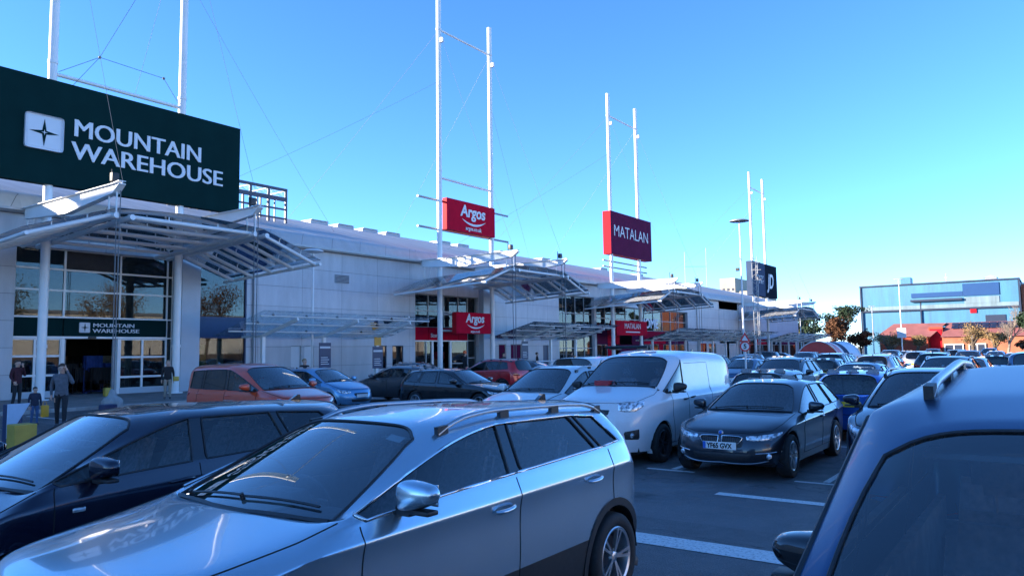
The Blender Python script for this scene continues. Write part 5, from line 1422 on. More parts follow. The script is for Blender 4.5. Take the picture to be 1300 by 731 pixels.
m = MB(); q = [(-18.6 + 1.9 * cos(pi * k / 16), .62 + 1.86 * sin(pi * k / 16)) for k in range(2, 15)]; m.prism(q, 'y', 74.96, 75.0); m.build('end_panel', M['sh_red'], t)
m = MB(); m.box(-20.5, -16.7, 74.93, 74.97, 1.15, 1.35); m.build('end_band', M['white_gloss'], t)

# ------------------------------------------------------------------ far buildings
M['blue_sheet'] = ribbed('blue_sheet', (.018, .16, .29), 2.2, 'X', .5, .03, .22)
M['blue_sheet_faded'] = ribbed('faded_sheet', (.15, .23, .27), 2.2, 'X', .6, .03, .3)
M['deep_blue'] = simple('deep_blue_panel', (.002, .05, .17), .7, 0, .06, .4)
M['red_brick'] = simple('red_brick', (.32, .05, .02), .8, 0, .18, .6)
M['orange_brick'] = simple('orange_brick', (.36, .12, .06), .8, 0, .18, .6)
M['red_roof'] = simple('red_roof', (.26, .09, .08), .8, 0, .2, .6)
M['solar'] = simple('solar_panel', (.02, .025, .05), .25, 0, .3, .8)
M['concrete'] = simple('concrete', (.36, .31, .25), .8, 0, .15, .2)
t = thing('industrial_building', 'large blue corrugated industrial hall with deep blue sign panel', 'building', (-23, 212, 0))
m = MB(); m.box(-40.2, -6.6, 208, 240, 0, 10.6); m.build('lower_wall', M['blue_sheet'], t)
m = MB(); m.box(-40.25, -6.55, 207.7, 240, 10.95, 17.0); m.build('upper_wall', M['blue_sheet'], t)
m = MB(); m.box(-40.3, -6.5, 207.5, 240.1, 10.6, 10.95); m.box(-40.5, -6.3, 207.4, 240.2, 17.0, 17.35); m.box(-40.45, -40.1, 207.45, 207.7, 0, 17.0); m.box(-6.7, -6.35, 207.45, 207.7, 0, 17.0); m.build('edge_trim', M['dark_frame'], t)
m = MB(); m.box(-40.0, -6.8, 207.62, 207.69, 11.0, 11.9); m.build('faded_strip', M['blue_sheet_faded'], t)
m = MB(); m.box(-17.7, -10.4, 207.5, 207.6, 13.7, 16.6); m.build('sign_panel', M['deep_blue'], t)
m = MB(); m.box(-28.7, -17.75, 207.5, 207.6, 13.75, 14.85); m.build('sign_strip', M['deep_blue'], t)
m = MB(); m.box(-28.9, -17.9, 206.9, 207.69, 12.75, 13.25); m.build('ledge', M['dark_frame'], t)
m = MB(); m.box(-17.5, -10.5, 207.55, 207.63, 11.9, 13.4); m.build('faded_patch', M['blue_sheet_faded'], t)
m = MB(); m.box(-26.95, -26.7, 207.6, 207.98, 6.0, 12.7); m.build('downpipe', M['dark_frame'], t)
m = MB(); m.box(-31, -28.8, 207.9, 212, 17.35, 19); m.build('plant_box', M['blue_sheet'], t)
m = MB(); m.box(-13.2, -10.8, 208.5, 212, 17.35, 17.8); m.prism([(-13.4, 17.8), (-10.6, 17.8), (-12, 18.4)], 'y', 208.4, 212.2); m.build('roof_vent', M['grey_steel'], t)
m = MB(); m.cyl((-21.1, 208.5, 17.3), (-21.1, 208.5, 19.4), .08, 6); m.box(-21.5, -20.8, 208.4, 208.6, 18.2, 18.6); m.build('roof_aerial', M['grey_steel'], t)
m = MB(); m.box(-13.5, -9.5, 207.8, 207.98, 7.3, 9.0); m.build('dark_opening', M['dark_frame'], t)
m = MB(); m.box(-16.5, -15.2, 207.75, 207.98, 9.6, 10.5); m.build('notice', M['edge_red'], t)
t = thing('brick_building', 'tall orange brick building past the right end of the blue hall', 'building', (5, 214, 0))
m = MB(); m.box(-6.2, 20, 209, 235, 0, 15.8); m.build('wall', M['orange_brick'], t); m = MB(); m.box(-6.3, 20.1, 208.8, 235, 15.8, 16.2); m.build('roof', M['grey_steel'], t)
t = thing('brick_building', 'low red building with pitched pink roof and solar panels before the blue hall', 'building', (-17, 168, 0))
m = MB(); m.box(-28.9, -20.4, 165, 185, 0, 3.9); m.build('wall', M['red_brick'], t)
m = MB(); m.box(-20.4, -18.0, 166.8, 185, 0, 5.6); m.build('entrance_block', M['red_brick'], t)
m = MB(); m.box(-18.0, 20, 165.2, 185, 0, 3.6); m.build('wall', M['orange_brick'], t)
m = MB(); m.add([(-29.6, 164.6, 3.9), (-19.9, 164.6, 3.7), (-17.6, 169.5, 6.4), (-26.9, 169.5, 6.5), (-29.6, 180, 3.9), (-17.6, 180, 6.3)], [(0, 1, 2, 3), (0, 3, 4), (3, 2, 5, 4)]); m.build('roof', M['red_roof'], t)
m = MB(); m.add([(-18.2, 164.8, 3.6), (20, 164.8, 3.6), (20, 170.5, 6.5), (-17.6, 170.5, 6.45), (-17.6, 182, 3.6), (20, 182, 3.6)], [(0, 1, 2, 3), (3, 2, 5, 4)]); m.build('roof', M['red_roof'], t)
for x0, x1 in ((-25.9, -18.6), (-16.6, -4.0), (-2, 12)):
    m = MB(); n_ = int((x1 - x0) / 1.25)
    for k in range(n_):
        for q in range(2):
            a = x0 + 1.25 * k; y0 = 167.6 + 1.15 * q; z0 = lerp(3.65, 6.45, (y0 - 164.8) / 5.3) + .10; z1 = lerp(3.65, 6.45, (y0 + 1.05 - 164.8) / 5.3) + .10
            m.add([(a, y0, z0), (a + 1.15, y0, z0), (a + 1.15, y0 + 1.05, z1), (a, y0 + 1.05, z1)], [(0, 1, 2, 3)])
    m.build('solar_array', M['solar'], t)
for a, b_ in ((-17.6, -14.6), (-13.6, -11.0)):
    m = MB(); m.box(a, b_, 165.02, 165.18, .1, 2.1); f_ = m.build('door', M['dark_frame'], t)
    m = MB()
    for k in range(3): m.box(a + (b_ - a) * k / 2 - .08, a + (b_ - a) * k / 2 + .08, 164.95, 165.01, .1, 2.15)
    m.box(a - .1, b_ + .1, 164.94, 165.005, 2.1, 2.3); m.build('door_frame', M['white_steel'], f_)
m = MB(); m.box(-20.2, -18.2, 166.7, 166.79, .1, 5.2); m.build('red_panel', M['edge_red'], t)
t = thing('tower_block', 'beige concrete tower block far behind the terrace roof', 'building', (-90, 265, 0))
m = MB(); m.box(-97.5, -92, 262, 280, 0, 27); m.build('tower', M['concrete'], t); m = MB(); m.box(-104, -97.6, 264, 280, 0, 22.5); m.box(-91.9, -83, 263, 280, 0, 22.2); m.build('lower_wing', M['concrete'], t)
m = MB()
for k in range(3): m.box(-96.6 + 1.7 * k, -95.8 + 1.7 * k, 261.9, 261.98, 19.5, 20.6); m.box(-96.6 + 1.7 * k, -95.8 + 1.7 * k, 261.9, 261.98, 22.5, 23.4)
m.build('vents', M['dark_frame'], t)
t = thing('roof_aerial', 'pair of thin aerial poles joined by a wire on the far terrace roof', 'aerial', (-60, 150, 15))
m = MB(); m.cyl((-60, 142, 14), (-60, 142, 21.5), .06, 5); m.cyl((-60, 153.5, 14), (-60, 153.5, 23.5), .06, 5); m.cyl((-60, 142, 18.5), (-60, 153.5, 19.5), .035, 5); m.build('poles', M['grey_steel'], t)

# ------------------------------------------------------------------ trees
def leafmat(n, c, c2): 
    m, nt, b = newmat(n); v = objmap(nt); f = noise(nt, v, 1.3, 4, .7)
    nt.links.new(ramp(nt, f, [(.35, c), (.65, c2)]), b.inputs['Base Color']); b.inputs['Roughness'].default_value = .8
    b.inputs['Specular IOR Level'].default_value = .1; return m
LM = dict(pine=leafmat('pine_leaf', (.018, .035, .022), (.05, .075, .04)), olive=leafmat('olive_leaf', (.06, .065, .025), (.15, .13, .05)), rust=leafmat('rust_leaf', (.085, .04, .022), (.15, .075, .04)), gold=leafmat('gold_twig', (.19, .12, .05), (.30, .21, .10)))
BARK = simple('bark', (.10, .075, .055), .9, 0, .3, 8); BARK2 = simple('pale_twigs', (.25, .2, .16), .9, 0, .2, 8)
def tree(label, x, y, h, cr, kind, seed, depth=4, n_leaf=2600, leaf=.32, group=None, flat=1.0, trunkh=.35):
    rnd = random.Random(seed); t = thing('tree', label, 'tree', (x, y, 0), group=group or 'trees beyond the car park')
    tips = []; tm = MB(); bm_ = MB()
    def br(p, d, L_, r, k):
        pts = [p]; q = p.copy(); dd = d.copy()
        for i in range(4):
            dd = (dd + Vector((rnd.gauss(0, .12), rnd.gauss(0, .12), rnd.gauss(.04, .06)))).normalized(); q = q + dd * L_ / 4; pts.append(q.copy())
        mb = tm if k <= 1 else bm_
        mb.tube(pts, r, 6 if k < 2 else 3, radii=[lerp(r, r * .55, i / 4) for i in range(5)])
        if k >= depth: tips.append(q); return
        for i in range(rnd.choice((3, 4)) if k < 3 else 3):
            a = rnd.uniform(0, 2 * pi); sp = rnd.uniform(.45, .95)
            nd = (dd + Vector((cos(a) * sp, sin(a) * sp, rnd.uniform(-.1, .35)))).normalized()
            st = pts[rnd.choice((2, 3, 4))]
            br(st, nd, L_ * rnd.uniform(.6, .8), r * .55, k + 1)
        tips.append(q)
    br(Vector((x, y, 0)), Vector((0, 0, 1)), h * trunkh, h * .022 + .05, 0)
    # fit the branch tips into the crown size
    top = max(p.z for p in tips); wd = max(max(abs(p.x - x), abs(p.y - y)) for p in tips)
    sxy, sz = cr / wd, h / top
    fit = lambda p: (x + (p[0] - x) * sxy, y + (p[1] - y) * sxy, p[2] * sz)
    tm.v = [fit(p) for p in tm.v]; bm_.v = [fit(p) for p in bm_.v]; tips = [Vector(fit(p)) for p in tips]
    tk = tm.build('trunk', BARK if kind != 'bare' else BARK2, t, smooth=60, normals=False)
    if bm_.v: bm_.build('branches', BARK if kind not in ('bare', 'gold') else BARK2, t, smooth=60, normals=False)
    if kind != 'bare':
        cm = MB()
        for i in range(n_leaf):
            c = rnd.choice(tips); g = cr * .13
            c = c + Vector((rnd.gauss(0, g), rnd.gauss(0, g), rnd.gauss(0, g * .7 * flat)))
            a = Vector((rnd.gauss(0, 1), rnd.gauss(0, 1), rnd.gauss(0, 1))).normalized(); b_ = a.cross(Vector((rnd.gauss(0, 1), rnd.gauss(0, 1), rnd.gauss(0, 1)))).normalized()
            s = leaf * rnd.uniform(.5, 1.2)
            cm.add([c - a * s, c + b_ * s * .6, c + a * s, c - b_ * s * .6], [(0, 1, 2, 3)])
        cm.build('crown', LM[kind], t, normals=False)
    return t
tree('tall dark spreading pine beyond the end of the terrace', -41.5, 190, 11.6, 4.6, 'pine', 3, n_leaf=3600, leaf=.30, flat=.6)
tree('smaller dark pine left of the tall spreading pine', -49, 188, 10.0, 3.6, 'pine', 4, n_leaf=2600, leaf=.36)
tree('rust-brown autumn tree behind the arched trolley shelter', -37.5, 168, 7.6, 3.2, 'rust', 5, n_leaf=4200, leaf=.30)
tree('second rust-brown tree, lower and left of the other', -33.9, 172, 5.2, 2.4, 'rust', 6, n_leaf=2400, leaf=.28)
for k, (x, y, h, c) in enumerate(((-45.5, 165, 5.4, 3.0), (-50.5, 172, 6.6, 3.4), (-56, 176, 6.2, 3.4), (-42, 162, 4.2, 2.2))):
    tree('%s of four olive-green bushes in a row past the last canopy' % ('second from the right', 'third from the right', 'leftmost', 'rightmost')[k], x, y, h, c, 'olive', 10 + k, depth=3, n_leaf=3000, leaf=.30, trunkh=.2)
for k, (x, y, h, c, l) in enumerate(((-24.6, 150, 4.4, 2.6, 'twiggy leafless bush in front of the left red wall'), (-20.6, 152, 3.8, 2.0, 'smaller twiggy bush beside the one before the left red wall'), (-11.9, 150, 5.6, 3.2, 'big gold-brown twiggy bush before the orange brick wall'), (-8.9, 148, 4.6, 2.0, 'lower gold-brown bush to the right of the big one'))):
    tree(l, x, y, h, c, 'gold', 20 + k, depth=4, n_leaf=1900, leaf=.15, trunkh=.16)
tree('tall bare pale-twigged tree before the right end of the blue hall', -6.9, 152, 9.2, 3.8, 'bare', 31, depth=6, trunkh=.25)
tree('second bare tree, slimmer, right of the tall bare one', -4.0, 158, 8.2, 3.0, 'bare', 32, depth=5, trunkh=.25)
tree('dark evergreen at the right edge of the view', -2.2, 150, 9.8, 2.6, 'pine', 33, n_leaf=3600, leaf=.35)
tree('low rust-brown shrub left of the evergreen by the orange wall', -3.6, 143, 2.6, 1.6, 'rust', 34, depth=3, n_leaf=1400, leaf=.2)
for k, (x, y, h, c, kd) in enumerate(((26, 8, 12.5, 5.2, 'bare'), (28, 17, 13.5, 5.4, 'gold'), (27, 27, 12.5, 5.2, 'bare'), (30, 38, 13.8, 5.6, 'olive'), (32, 52, 13, 6, 'gold'), (34, 68, 13, 6, 'rust'), (26, -3, 13, 5.2, 'gold'))):
    tree('%s of the trees along the right side of the car park, outside the view' % 'first second third fourth fifth sixth seventh'.split()[k], x, y, h, c, kd, 40 + k, depth=4, n_leaf=4200, leaf=.14, group='trees along the right side of the car park')
M['bounce_wall'] = simple('bounce_wall', (.7, .64, .56), .7, 0, .1, .3)  # walls outside the view, made pale to throw warm sunlight back
t = thing('industrial_units', 'long units with brick base across the car park, outside the view, walls made pale to bounce sunlight', 'building', (70, 50, 0))
m = MB(); m.box(62, 90, -40, 150, 0, 2.2); m.build('wall', simple('brown_brick', (.13, .09, .07), .8, 0, .2, .6), t); m = MB(); m.box(61.9, 90, -40, 150, 2.2, 9.5); m.build('upper_wall', M['bounce_wall'], t); m = MB(); m.box(61.5, 90, -40.5, 150.5, 9.5, 10); m.build('roof', M['grey_steel'], t)
far = MB()
# ------------------------------------------------------------------ the cars
P = {}
P['silver'] = paint('silver_paint', (.50, .62, .70), .85, .24, .22)
P['navy'] = paint('navy_paint', (.006, .010, .028), .4, .25, .10)
P['midblue'] = paint('mid_blue_paint', (.003, .06, .15), .92, .34, .04, .12)
P['bmw'] = paint('dark_grey_paint', (.03, .036, .048), .75, .28, .10)
P['white'] = paint('white_paint', (.68, .69, .70), .0, .4, .3)
P['rust'] = paint('copper_paint', (.60, .058, .012), .1, .3, .2)
P['lightblue'] = paint('light_blue_paint', (.12, .30, .48), .6, .3, .2)
P['grey'] = paint('grey_paint', (.10, .10, .105), .75, .3, .25)
P['black'] = paint('black_paint', (.006, .007, .009), .3, .22, .12)
P['red'] = paint('red_paint', (.55, .008, .015), .25, .3, .2)
P['brightblue'] = paint('bright_blue_paint', (.006, .11, .48), .6, .3, .2)
P['steelblue'] = paint('steel_blue_paint', (.05, .11, .20), .7, .3, .2)
P['palesilver'] = paint('pale_silver_paint', (.5, .52, .55), .8, .3, .2)

KARO = dict(mirror_sides=(1,), L=4.85, W=1.84, H=1.60, fo=1.13, wb=2.95, zh=.99, zc=1.10, zbf=1.12, zbr=1.235, zsh=1.0, shr=.075, crease=True, xc=.13, xh=1.02, xB=1.63, xC=2.78,
    xD=3.10, xDt=2.98, xr=3.40, xt=3.52, zt=1.12, clad=True, chrome_line=True, rails=(1.12, 3.2), wr=.345, arch=.405, tum=.73, wsroofw=.63, lean=.16, cantz=.10,
    handles=[(1.44, .975), (2.60, 1.0)], tailR=.34, rim='alloy')
root, snap, sp = make_car('silver_car', KARO, [P['silver']], chrome=1)
place(root, -3.87, 2.52 + KARO['wb'] / 2, 0, 'large silver car with chrome window line and roof rails, filling the foreground', 'car')
# windscreen paper and dashboard papers
m = MB(); m.grid(lambda u, v: (lerp(.40, .52, u), lerp(-.60, -.545, v), lerp(1.455, 1.50, v)), 2, 2); 
m.v = [tuple(snap(p, -.012)) for p in m.v]; m.build('windscreen_sticker', M['plate_white'], root, local=True)
m = MB(); m.box(-.42, .05, -1.22, -1.02, 1.075, 1.085); m.build('dashboard_paper', SH['cream'], root, local=True)

ALT = dict(L=4.28, W=1.78, H=1.56, fo=.90, wb=2.58, zh=.80, zc=1.02, zbf=1.08, zbr=1.20, zsh=.92, xc=.10, xh=.93, xB=1.32, xC=2.25, xD=2.95, xDt=2.7, xr=3.1, xt=3.25, zt=1.05, tum=.74, wsroofw=.64, lean=.1, cantz=.085, wr=.32)
root, snap, sp = make_car('dark_hatchback', ALT, [P['navy']])
m = MB(); 
patch(m, snap, [(.92, -.98, .925), (.92, -.88, .925)], [(.92, -.98, .885), (.92, -.88, .885)], .008, 6, 4); m.build('side_repeater', M['lens'], root, smooth=60, local=True)
place(root, -6.66, 2.25 + 1.29, 0, 'dark navy hatchback beside the silver car, at the left edge', 'car')

BOX = dict(railx=.655, raillift=.03, railr=.018, mdx=-.17, mdy=.28, mdz=.03, mscale=.8, wseal=.006, L=4.42, W=1.80, H=1.95, fo=.90, wb=2.75, zh=1.0, zc=1.25, zbf=1.27, zbr=1.3, zsh=1.08, xc=.22, xh=1.18, xB=1.6, xC=2.7, xD=3.25, xDt=3.2, xr=3.42, xt=3.50, zt=1.15, tum=.865, wsroofw=.78, lean=.05, cantz=.19, wr=.33,
    rails=(1.62, 3.3), hdrop=.17, hlen=1.7, clad=True, mirror_mat=None)
root, snap, sp = make_car('blue_van_based_car', dict(BOX, mirror_mat=M['gloss_black'], rail_mat=M['rail_grey']), [P['midblue']])
place(root, .21, 1.40 + 2.75 / 2, 0, 'dark blue high-roofed car with black mirror and roof rails, filling the lower right corner', 'car')

BMW = dict(L=4.62, W=1.81, H=1.435, fo=.79, wb=2.81, zh=.73, zc=.93, zbf=.92, zbr=.98, zsh=.78, shr=.10, crease=True, xc=.60, xh=1.40, xB=1.86, xC=2.72, xD=3.35, xDt=3.08, xr=3.42, xt=3.60, zt=.96, tum=.70, wsroofw=.61, lean=.12, cantz=.085, wr=.33, zsill=.2,
    rails=None, chrome_line=False, noseR=.40,
    head=[[(.42, .07, -.035), (.60, .13, -.03), (.78, .26, -.01), (.93, .52, .01)], [(.44, .06, -.11), (.62, .12, -.13), (.80, .26, -.12), (.92, .42, -.05)]])
root, snap, sp = make_car('dark_estate_car', BMW, [P['bmw']])
yf = -.79 - 1.405
for s in (1, -1):   # kidney grilles with bars
    m = MB(); tp = [(s * .03, yf, .695), (s * .15, yf, .70), (s * .30, yf + .02, .69), (s * .345, yf + .03, .66)]; bt = [(s * .035, yf, .56), (s * .15, yf, .55), (s * .28, yf + .02, .565), (s * .33, yf + .03, .62)]
    patch(m, snap, tp, bt, .012, 12, 4); k_ = m.build('kidney_grille', M['black_plastic'], root, smooth=60, local=True)
    m = MB(); gb = MB()
    loop = tp + bt[::-1]
    m.tube([snap(p, .016) for p in loop], .011, 6, closed=True)
    for q in range(1, 9):
        a = Vector(tp[0]).lerp(Vector(tp[-1]), q / 9.); b_ = Vector(bt[0]).lerp(Vector(bt[-1]), q / 9.); a.z = lerp(.695, .675, q / 9); b_.z = lerp(.56, .60, (q / 9) ** 3)
        gb.tube([snap(a, .013), snap(a.lerp(b_, .5), .015), snap(b_, .013)], .0045, 4)
    gb.build('grille_bars', M['dark_alloy'], k_, smooth=60, local=True)
    m.build('grille_surround', M['chrome'], k_, smooth=60, local=True)
    m = MB(); seamline(m, snap, [(s * .52, yf + .1, .41), (s * .80, yf + .3, .43)], .007, 8, .006); m.build('chrome_blade', M['chrome'], root, smooth=60, local=True)
    m = MB(); c = snap((s * .70, yf + .2, .36), .005); m.ball(c, .05, .02, .045, 12); m.build('fog_lamp', M['lens'], root, smooth=60, local=True)
m = MB(); c = snap((0, yf + .05, .735), .006); m.ball(c, .042, .03, .042, 16); bd = m.build('badge', M['rail_grey'], root, smooth=60, local=True)
m = MB(); m.ball(c + Vector((0, -.012, .006)), .028, .026, .028, 16); m.build('badge_centre', M['plate_blue'], bd, smooth=60, local=True)
m = MB(); seamline(m, snap, [(-.72, yf + .2, .27), (0, yf, .26), (.72, yf + .2, .27)], .009, 12, .006); m.build('lower_chrome_strip', M['rail_grey'], root, smooth=60, local=True)
for o_ in list(root.children):
    if o_.name.startswith('number_plate') and o_.data.materials[0] == M['plate_white']: fp = o_
yp = min(v.co.y for v in fp.data.vertices)
tw_ = text_width('YF65 GVX', .105, .003)
tx = text_mesh('YF65 GVX', .105, M['ink'], 'registration', root, (0, 0, 0), rot=(pi / 2, 0, 0), sx=.40 / tw_, bold=.0035, extr=.002)
tx.data.transform(Matrix.Translation((-.195, yp - .003, .482))); tx.parent = fp
m = MB(); m.box(-.258, -.215, yp - .004, yp - .0005, .468, .572); o_ = m.build('country_band', M['plate_blue'], fp, local=True)
place(root, -4.30, 12.06 + 1.405, 0, 'dark grey estate car with twin chrome grilles, right of the large white van', 'car')

VAN = dict(L=4.97, W=1.99, H=1.98, fo=1.0, wb=2.93, zh=1.10, zc=1.30, zbf=1.20, zbr=1.20, zsh=1.06, shr=.06, xc=.10, xh=.92, xB=1.10, xC=1.9, xD=3.2, xDt=3.2, xr=3.85, xt=3.90, zt=1.25, tum=.86, wsroofw=.74, lean=.02, cantz=.17, wr=.34, arch=.40,
    solid=('r', 'q'), rear_glass=False, hoodcrown=.05, noseR=.40, hdrop=.10, hlen=.8, rim='dark_alloy', handles=[(.98, 1.06), (1.32, 1.08)], handle_mat=M['black_plastic'], mirror_mat=M['black_plastic'], tailz=1.1,
    head=[[(.52, .10, .02), (.66, .17, .06), (.80, .27, .10), (.92, .55, .13)], [(.56, .07, -.15), (.70, .12, -.18), (.84, .25, -.17), (.93, .42, -.08)]],
    door_lines=[[(.42, 1.18), (.40, .80), (.52, .30)], [(1.14, 1.2), (1.14, .8), (1.14, .30)], [(2.35, 1.72), (2.35, .8), (2.42, .62)], [(1.2, 1.74), (2.35, 1.74)], [(2.40, 1.02), (3.7, 1.03)]])
root, snap, sp = make_car('panel_van', VAN, [P['white']])
yf = -1.0 - 1.465
for s in (1, -1):
    m = MB(); patch(m, snap, [(s * .62, yf + .1, .60), (s * .88, yf + .3, .66)], [(s * .66, yf + .1, .44), (s * .90, yf + .3, .42)], .008, 8, 4); q_ = m.build('fog_surround', M['black_plastic'], root, smooth=60, local=True)
    m = MB(); m.ball(snap((s * .80, yf + .15, .52), .01), .045, .025, .045, 12); m.build('fog_lamp', M['lens'], q_, smooth=60, local=True)
    m = MB(); patch(m, snap, [(s * 1.0, -.1, .50), (s * 1.0, .9, .50)], [(s * 1.0, -.02, .38), (s * 1.0, .9, .38)], .012, 10, 3); m.build('side_moulding', M['black_plastic'], root, smooth=60, local=True)
    m = MB(); patch(m, snap, [(s * 1.0, -.12, 1.70), (s * 1.0, .72, 1.70)], [(s * 1.0, -.12, 1.24), (s * 1.0, .72, 1.24)], .001, 4, 3)
m = MB(); m.box(-.42, -.12, -1.47, -1.2, 1.33, 1.42); m.build('dashboard_clutter', SH['red'], root, local=True)
place(root, -6.75, 12.5 + 1.465, 0, 'large white panel van parked nose out beyond the silver car', 'van')

# prototypes for the cars further off
HATCH = dict(L=4.05, W=1.74, H=1.48, fo=.82, wb=2.5, zh=.76, zc=.98, zbf=.96, zbr=1.06, zsh=.82, xc=.32, xh=1.15, xB=1.5, xC=2.3, xD=2.8, xDt=2.62, xr=2.95, xt=3.12, zt=1.0, wr=.31, arch=.37)
SUV = dict(L=4.4, W=1.84, H=1.66, fo=.88, wb=2.65, zh=.92, zc=1.10, zbf=1.08, zbr=1.18, zsh=.98, xc=.36, xh=1.2, xB=1.6, xC=2.42, xD=2.98, xDt=2.8, xr=3.12, xt=3.3, zt=1.12, clad=True, rails=(1.25, 3.0), wr=.34, arch=.40, privacy=True)
EST = dict(BMW); EST.update(crease=False, head=None)
MPV = dict(L=4.38, W=1.82, H=1.80, fo=.88, wb=2.73, zh=.98, zc=1.14, zbf=1.12, zbr=1.14, zsh=.98, xc=.22, xh=1.12, xB=1.6, xC=2.65, xD=3.2, xDt=3.15, xr=3.40, xt=3.46, zt=1.12, tum=.84, wsroofw=.74, lean=.04, cantz=.16, hdrop=.1, hlen=.8, privacy=True)
SVAN = dict(MPV); SVAN.update(solid=('r', 'q'), H=1.84)
PROTO = {}
def proto(kind):
    if kind not in PROTO:
        sp_ = {'hatchback': HATCH, 'suv': SUV, 'estate_car': EST, 'people_carrier': MPV, 'small_van': SVAN, 'panel_van': VAN}[kind]
        r, s_, sp = make_car({'suv': 'tall_car'}.get(kind, kind), sp_, [P['grey']], hi=False)
        PROTO[kind] = [r, False]
    return PROTO[kind]
def recolor(o, mat):
    if o.type == 'MESH':
        for i, sl_ in enumerate(o.material_slots):
            if sl_.material == P['grey']: sl_.link = 'OBJECT'; sl_.material = mat
    for c in o.children: recolor(c, mat)
def car(kind, color, x, y, face, label, rails=True, group=None):
    pr = proto(kind)
    if pr[1]: r = copy_tree(pr[0])
    else: r = pr[0]; pr[1] = True
    for c in r.children:
        pass
    if color != 'grey': PENDING.append((r, P[color]))
    rz = {'-y': 0, '+y': pi, '+x': pi / 2, '-x': -pi / 2}[face]
    place(r, x, y, rz, label, 'van' if 'van' in kind else 'car', group or 'cars parked in the bays beyond')
    return r
PENDING = []
# left part: cars facing the terrace or away from it
car('people_carrier', 'rust', -16.4, 11.7, '+x', 'copper-orange high-roofed car with white roof rails, left of centre')
car('hatchback', 'lightblue', -21.9, 18.3, '+x', 'light blue hatchback just right of the copper-orange car')
car('hatchback', 'grey', -22.2, 22.4, '-x', 'dark grey hatchback right of the light blue one, tail to the camera')
car('hatchback', 'black', -27.0, 29.2, '+x', 'black hatchback behind the dark grey one by the red-band doors')
car('suv', 'red', -21.8, 28.2, '-x', 'red crossover below the low bright red sign')
car('estate_car', 'black', -16.6, 19.9, '+x', 'black estate with dark windows just beyond the silver car roof')
car('small_van', 'white', -11.2, 20.3, '+y', 'small white van behind the white car, seen from the rear')
car('suv', 'white', -9.25, 14.3, '-y', 'white car with roof rails left of the big white van')
car('panel_van', 'white', -20.8, 41.0, '-x', 'distant white panel van with roof load below the plum sign')
# right part
car('suv', 'navy', -1.62, 13.1, '-y', 'dark blue car right of the estate car, half hidden by the corner car')
car('hatchback', 'navy', -5.75, 19.4, '+y', 'navy hatchback between the big white van and the dark estate')
car('hatchback', 'brightblue', -3.65, 18.9, '+y', 'bright blue hatchback with its rear window facing us, behind the dark estate')
car('suv', 'black', -7.75, 26.6, '-y', 'black car facing us behind the white van, leftmost of its row')
car('hatchback', 'steelblue', -5.35, 26.6, '-y', 'steel-blue hatchback facing us, middle of its row')
car('suv', 'navy', -2.95, 28.0, '-y', 'dark blue car facing us, rightmost of its row')
car('hatchback', 'steelblue', -12.9, 37.6, '-y', 'steel-blue hatchback seen past the rear of the white van')
car('hatchback', 'black', -11.0, 38, '-y', 'black hatchback next to the steel-blue one past the white van')
car('suv', 'palesilver', -6.5, 37.0, '+y', 'silver crossover showing a red tail lamp, mid right')
car('suv', 'black', -5.3, 46.0, '+y', 'black tall car further up the aisle in front of the red building')
car('people_carrier', 'steelblue', -.55, 30.5, '+y', 'pale blue people carrier at the right edge of the view')
car('hatchback', 'palesilver', -23.5, 68.0, '-x', 'pale silver hatchback below the split slate and black sign')
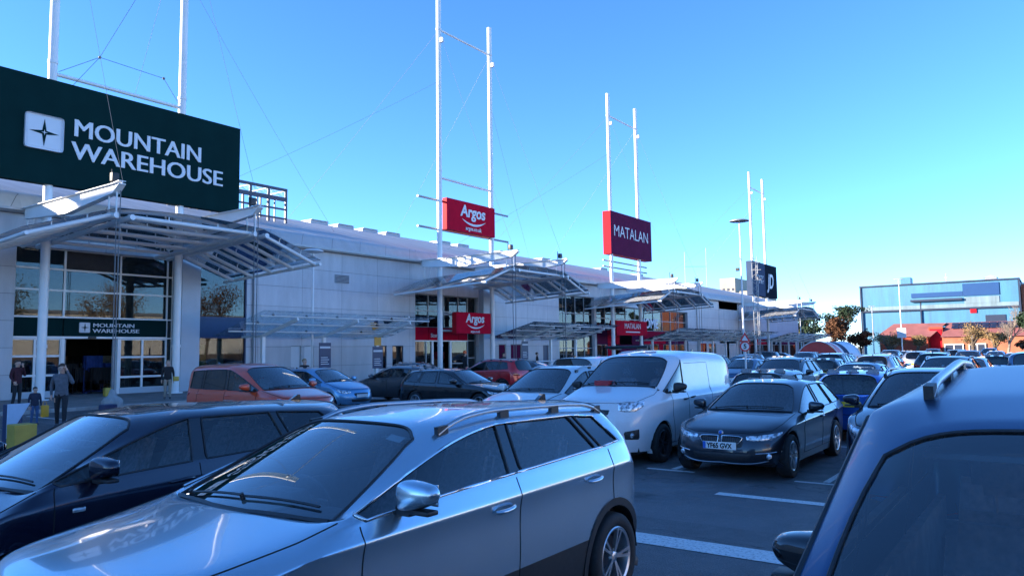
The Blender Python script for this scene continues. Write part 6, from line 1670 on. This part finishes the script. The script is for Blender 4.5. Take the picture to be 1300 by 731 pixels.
FAR = [('hatchback', 'silver', -3.2, 38.5, '-y', 'light silver hatchback'), ('hatchback', 'black', -8.9, 38.2, '+y', 'black hatchback'), ('suv', 'navy', -15.3, 38.4, '-y', 'navy crossover'),
       ('estate_car', 'black', -17.8, 46.5, '+y', 'black estate car'), ('hatchback', 'navy', -13.4, 47, '+y', 'navy hatchback'), ('suv', 'grey', -10.6, 47, '+y', 'grey crossover'), ('hatchback', 'red', -8.1, 47.2, '-y', 'red hatchback'),
       ('hatchback', 'steelblue', -2.6, 47, '+y', 'steel-blue hatchback'), ('estate_car', 'grey', -20.2, 58, '-y', 'grey estate car'), ('suv', 'black', -15.4, 58.2, '-y', 'black crossover'), ('hatchback', 'palesilver', -12.8, 58.1, '-y', 'pale silver hatchback'),
       ('hatchback', 'navy', -10.2, 58, '-y', 'navy hatchback'), ('suv', 'palesilver', -7.7, 58, '+y', 'pale silver crossover'), ('suv', 'navy', -4.9, 58.4, '-y', 'navy crossover'), ('hatchback', 'black', -2.2, 58, '-y', 'black hatchback'),
       ('estate_car', 'navy', -24.5, 52, '-x', 'navy estate car'), ('suv', 'black', -24.7, 46.5, '-x', 'black crossover'), ('hatchback', 'red', -24.5, 57, '+x', 'red hatchback'), ('suv', 'grey', -24.6, 76, '-x', 'grey crossover'),
       ('hatchback', 'black', -24.4, 84, '+x', 'black hatchback'), ('estate_car', 'palesilver', -24.5, 92, '-x', 'pale silver estate car'), ('suv', 'navy', -12.6, 76.5, '-y', 'navy crossover'), ('hatchback', 'grey', -9.9, 76.5, '-y', 'grey hatchback'),
       ('suv', 'black', -7.2, 76.6, '+y', 'black crossover'), ('hatchback', 'silver', -4.4, 76.4, '-y', 'light silver hatchback'), ('estate_car', 'navy', -14.5, 98, '-y', 'navy estate car'), ('suv', 'grey', -11.7, 98, '-y', 'grey crossover'),
       ('hatchback', 'black', -9, 98, '+y', 'black hatchback'), ('suv', 'palesilver', -6.2, 98, '-y', 'pale silver crossover'), ('hatchback', 'lightblue', -22.8, 36.5, '-x', 'light blue hatchback'), ('hatchback', 'grey', -22.6, 33.2, '+x', 'grey hatchback')]
rowname = {38: 'the row past the rear of the white van', 46: 'the second row beyond the estate car', 47: 'the second row beyond the estate car', 58: 'the third row beyond the estate car', 76: 'the fourth row, level with the trolley shelter', 98: 'the furthest row before the red building'}
for kind, c, x, y, f_, l in FAR:
    if f_ in ('-x', '+x'): w_ = {33: 'next to the red crossover by the red-band doors', 36: 'second beyond the red crossover, by the red-band doors', 46: 'by the kerb before the plum store', 52: 'by the kerb before the plum store', 57: 'by the kerb before the plum store', 76: 'by the kerb past the plum store', 84: 'by the kerb past the plum store', 92: 'by the kerb past the plum store'}[int(y)]
    else: w_ = 'in ' + rowname[int(y)]
    car(kind, c, x, y, f_, l + ' ' + w_, group='cars parked in the far rows')
for r, mt_ in PENDING: recolor(r, mt_)
# rails white on the copper car, red beacon and load on the distant van
t = thing('roof_load', 'dark bundle and bars on the roof of the distant white panel van', 'load', (-20.8, 41, 2.05))
m = MB(); m.cyl((-22.4, 40.5, 2.15), (-19.6, 40.5, 2.15), .09, 8); m.cyl((-22.3, 41.3, 2.15), (-19.8, 41.3, 2.15), .09, 8)
for q in (-22, -20.2): m.box(q, q + .06, 40.2, 41.7, 1.99, 2.06)
m.build('bars', M['black_plastic'], t)
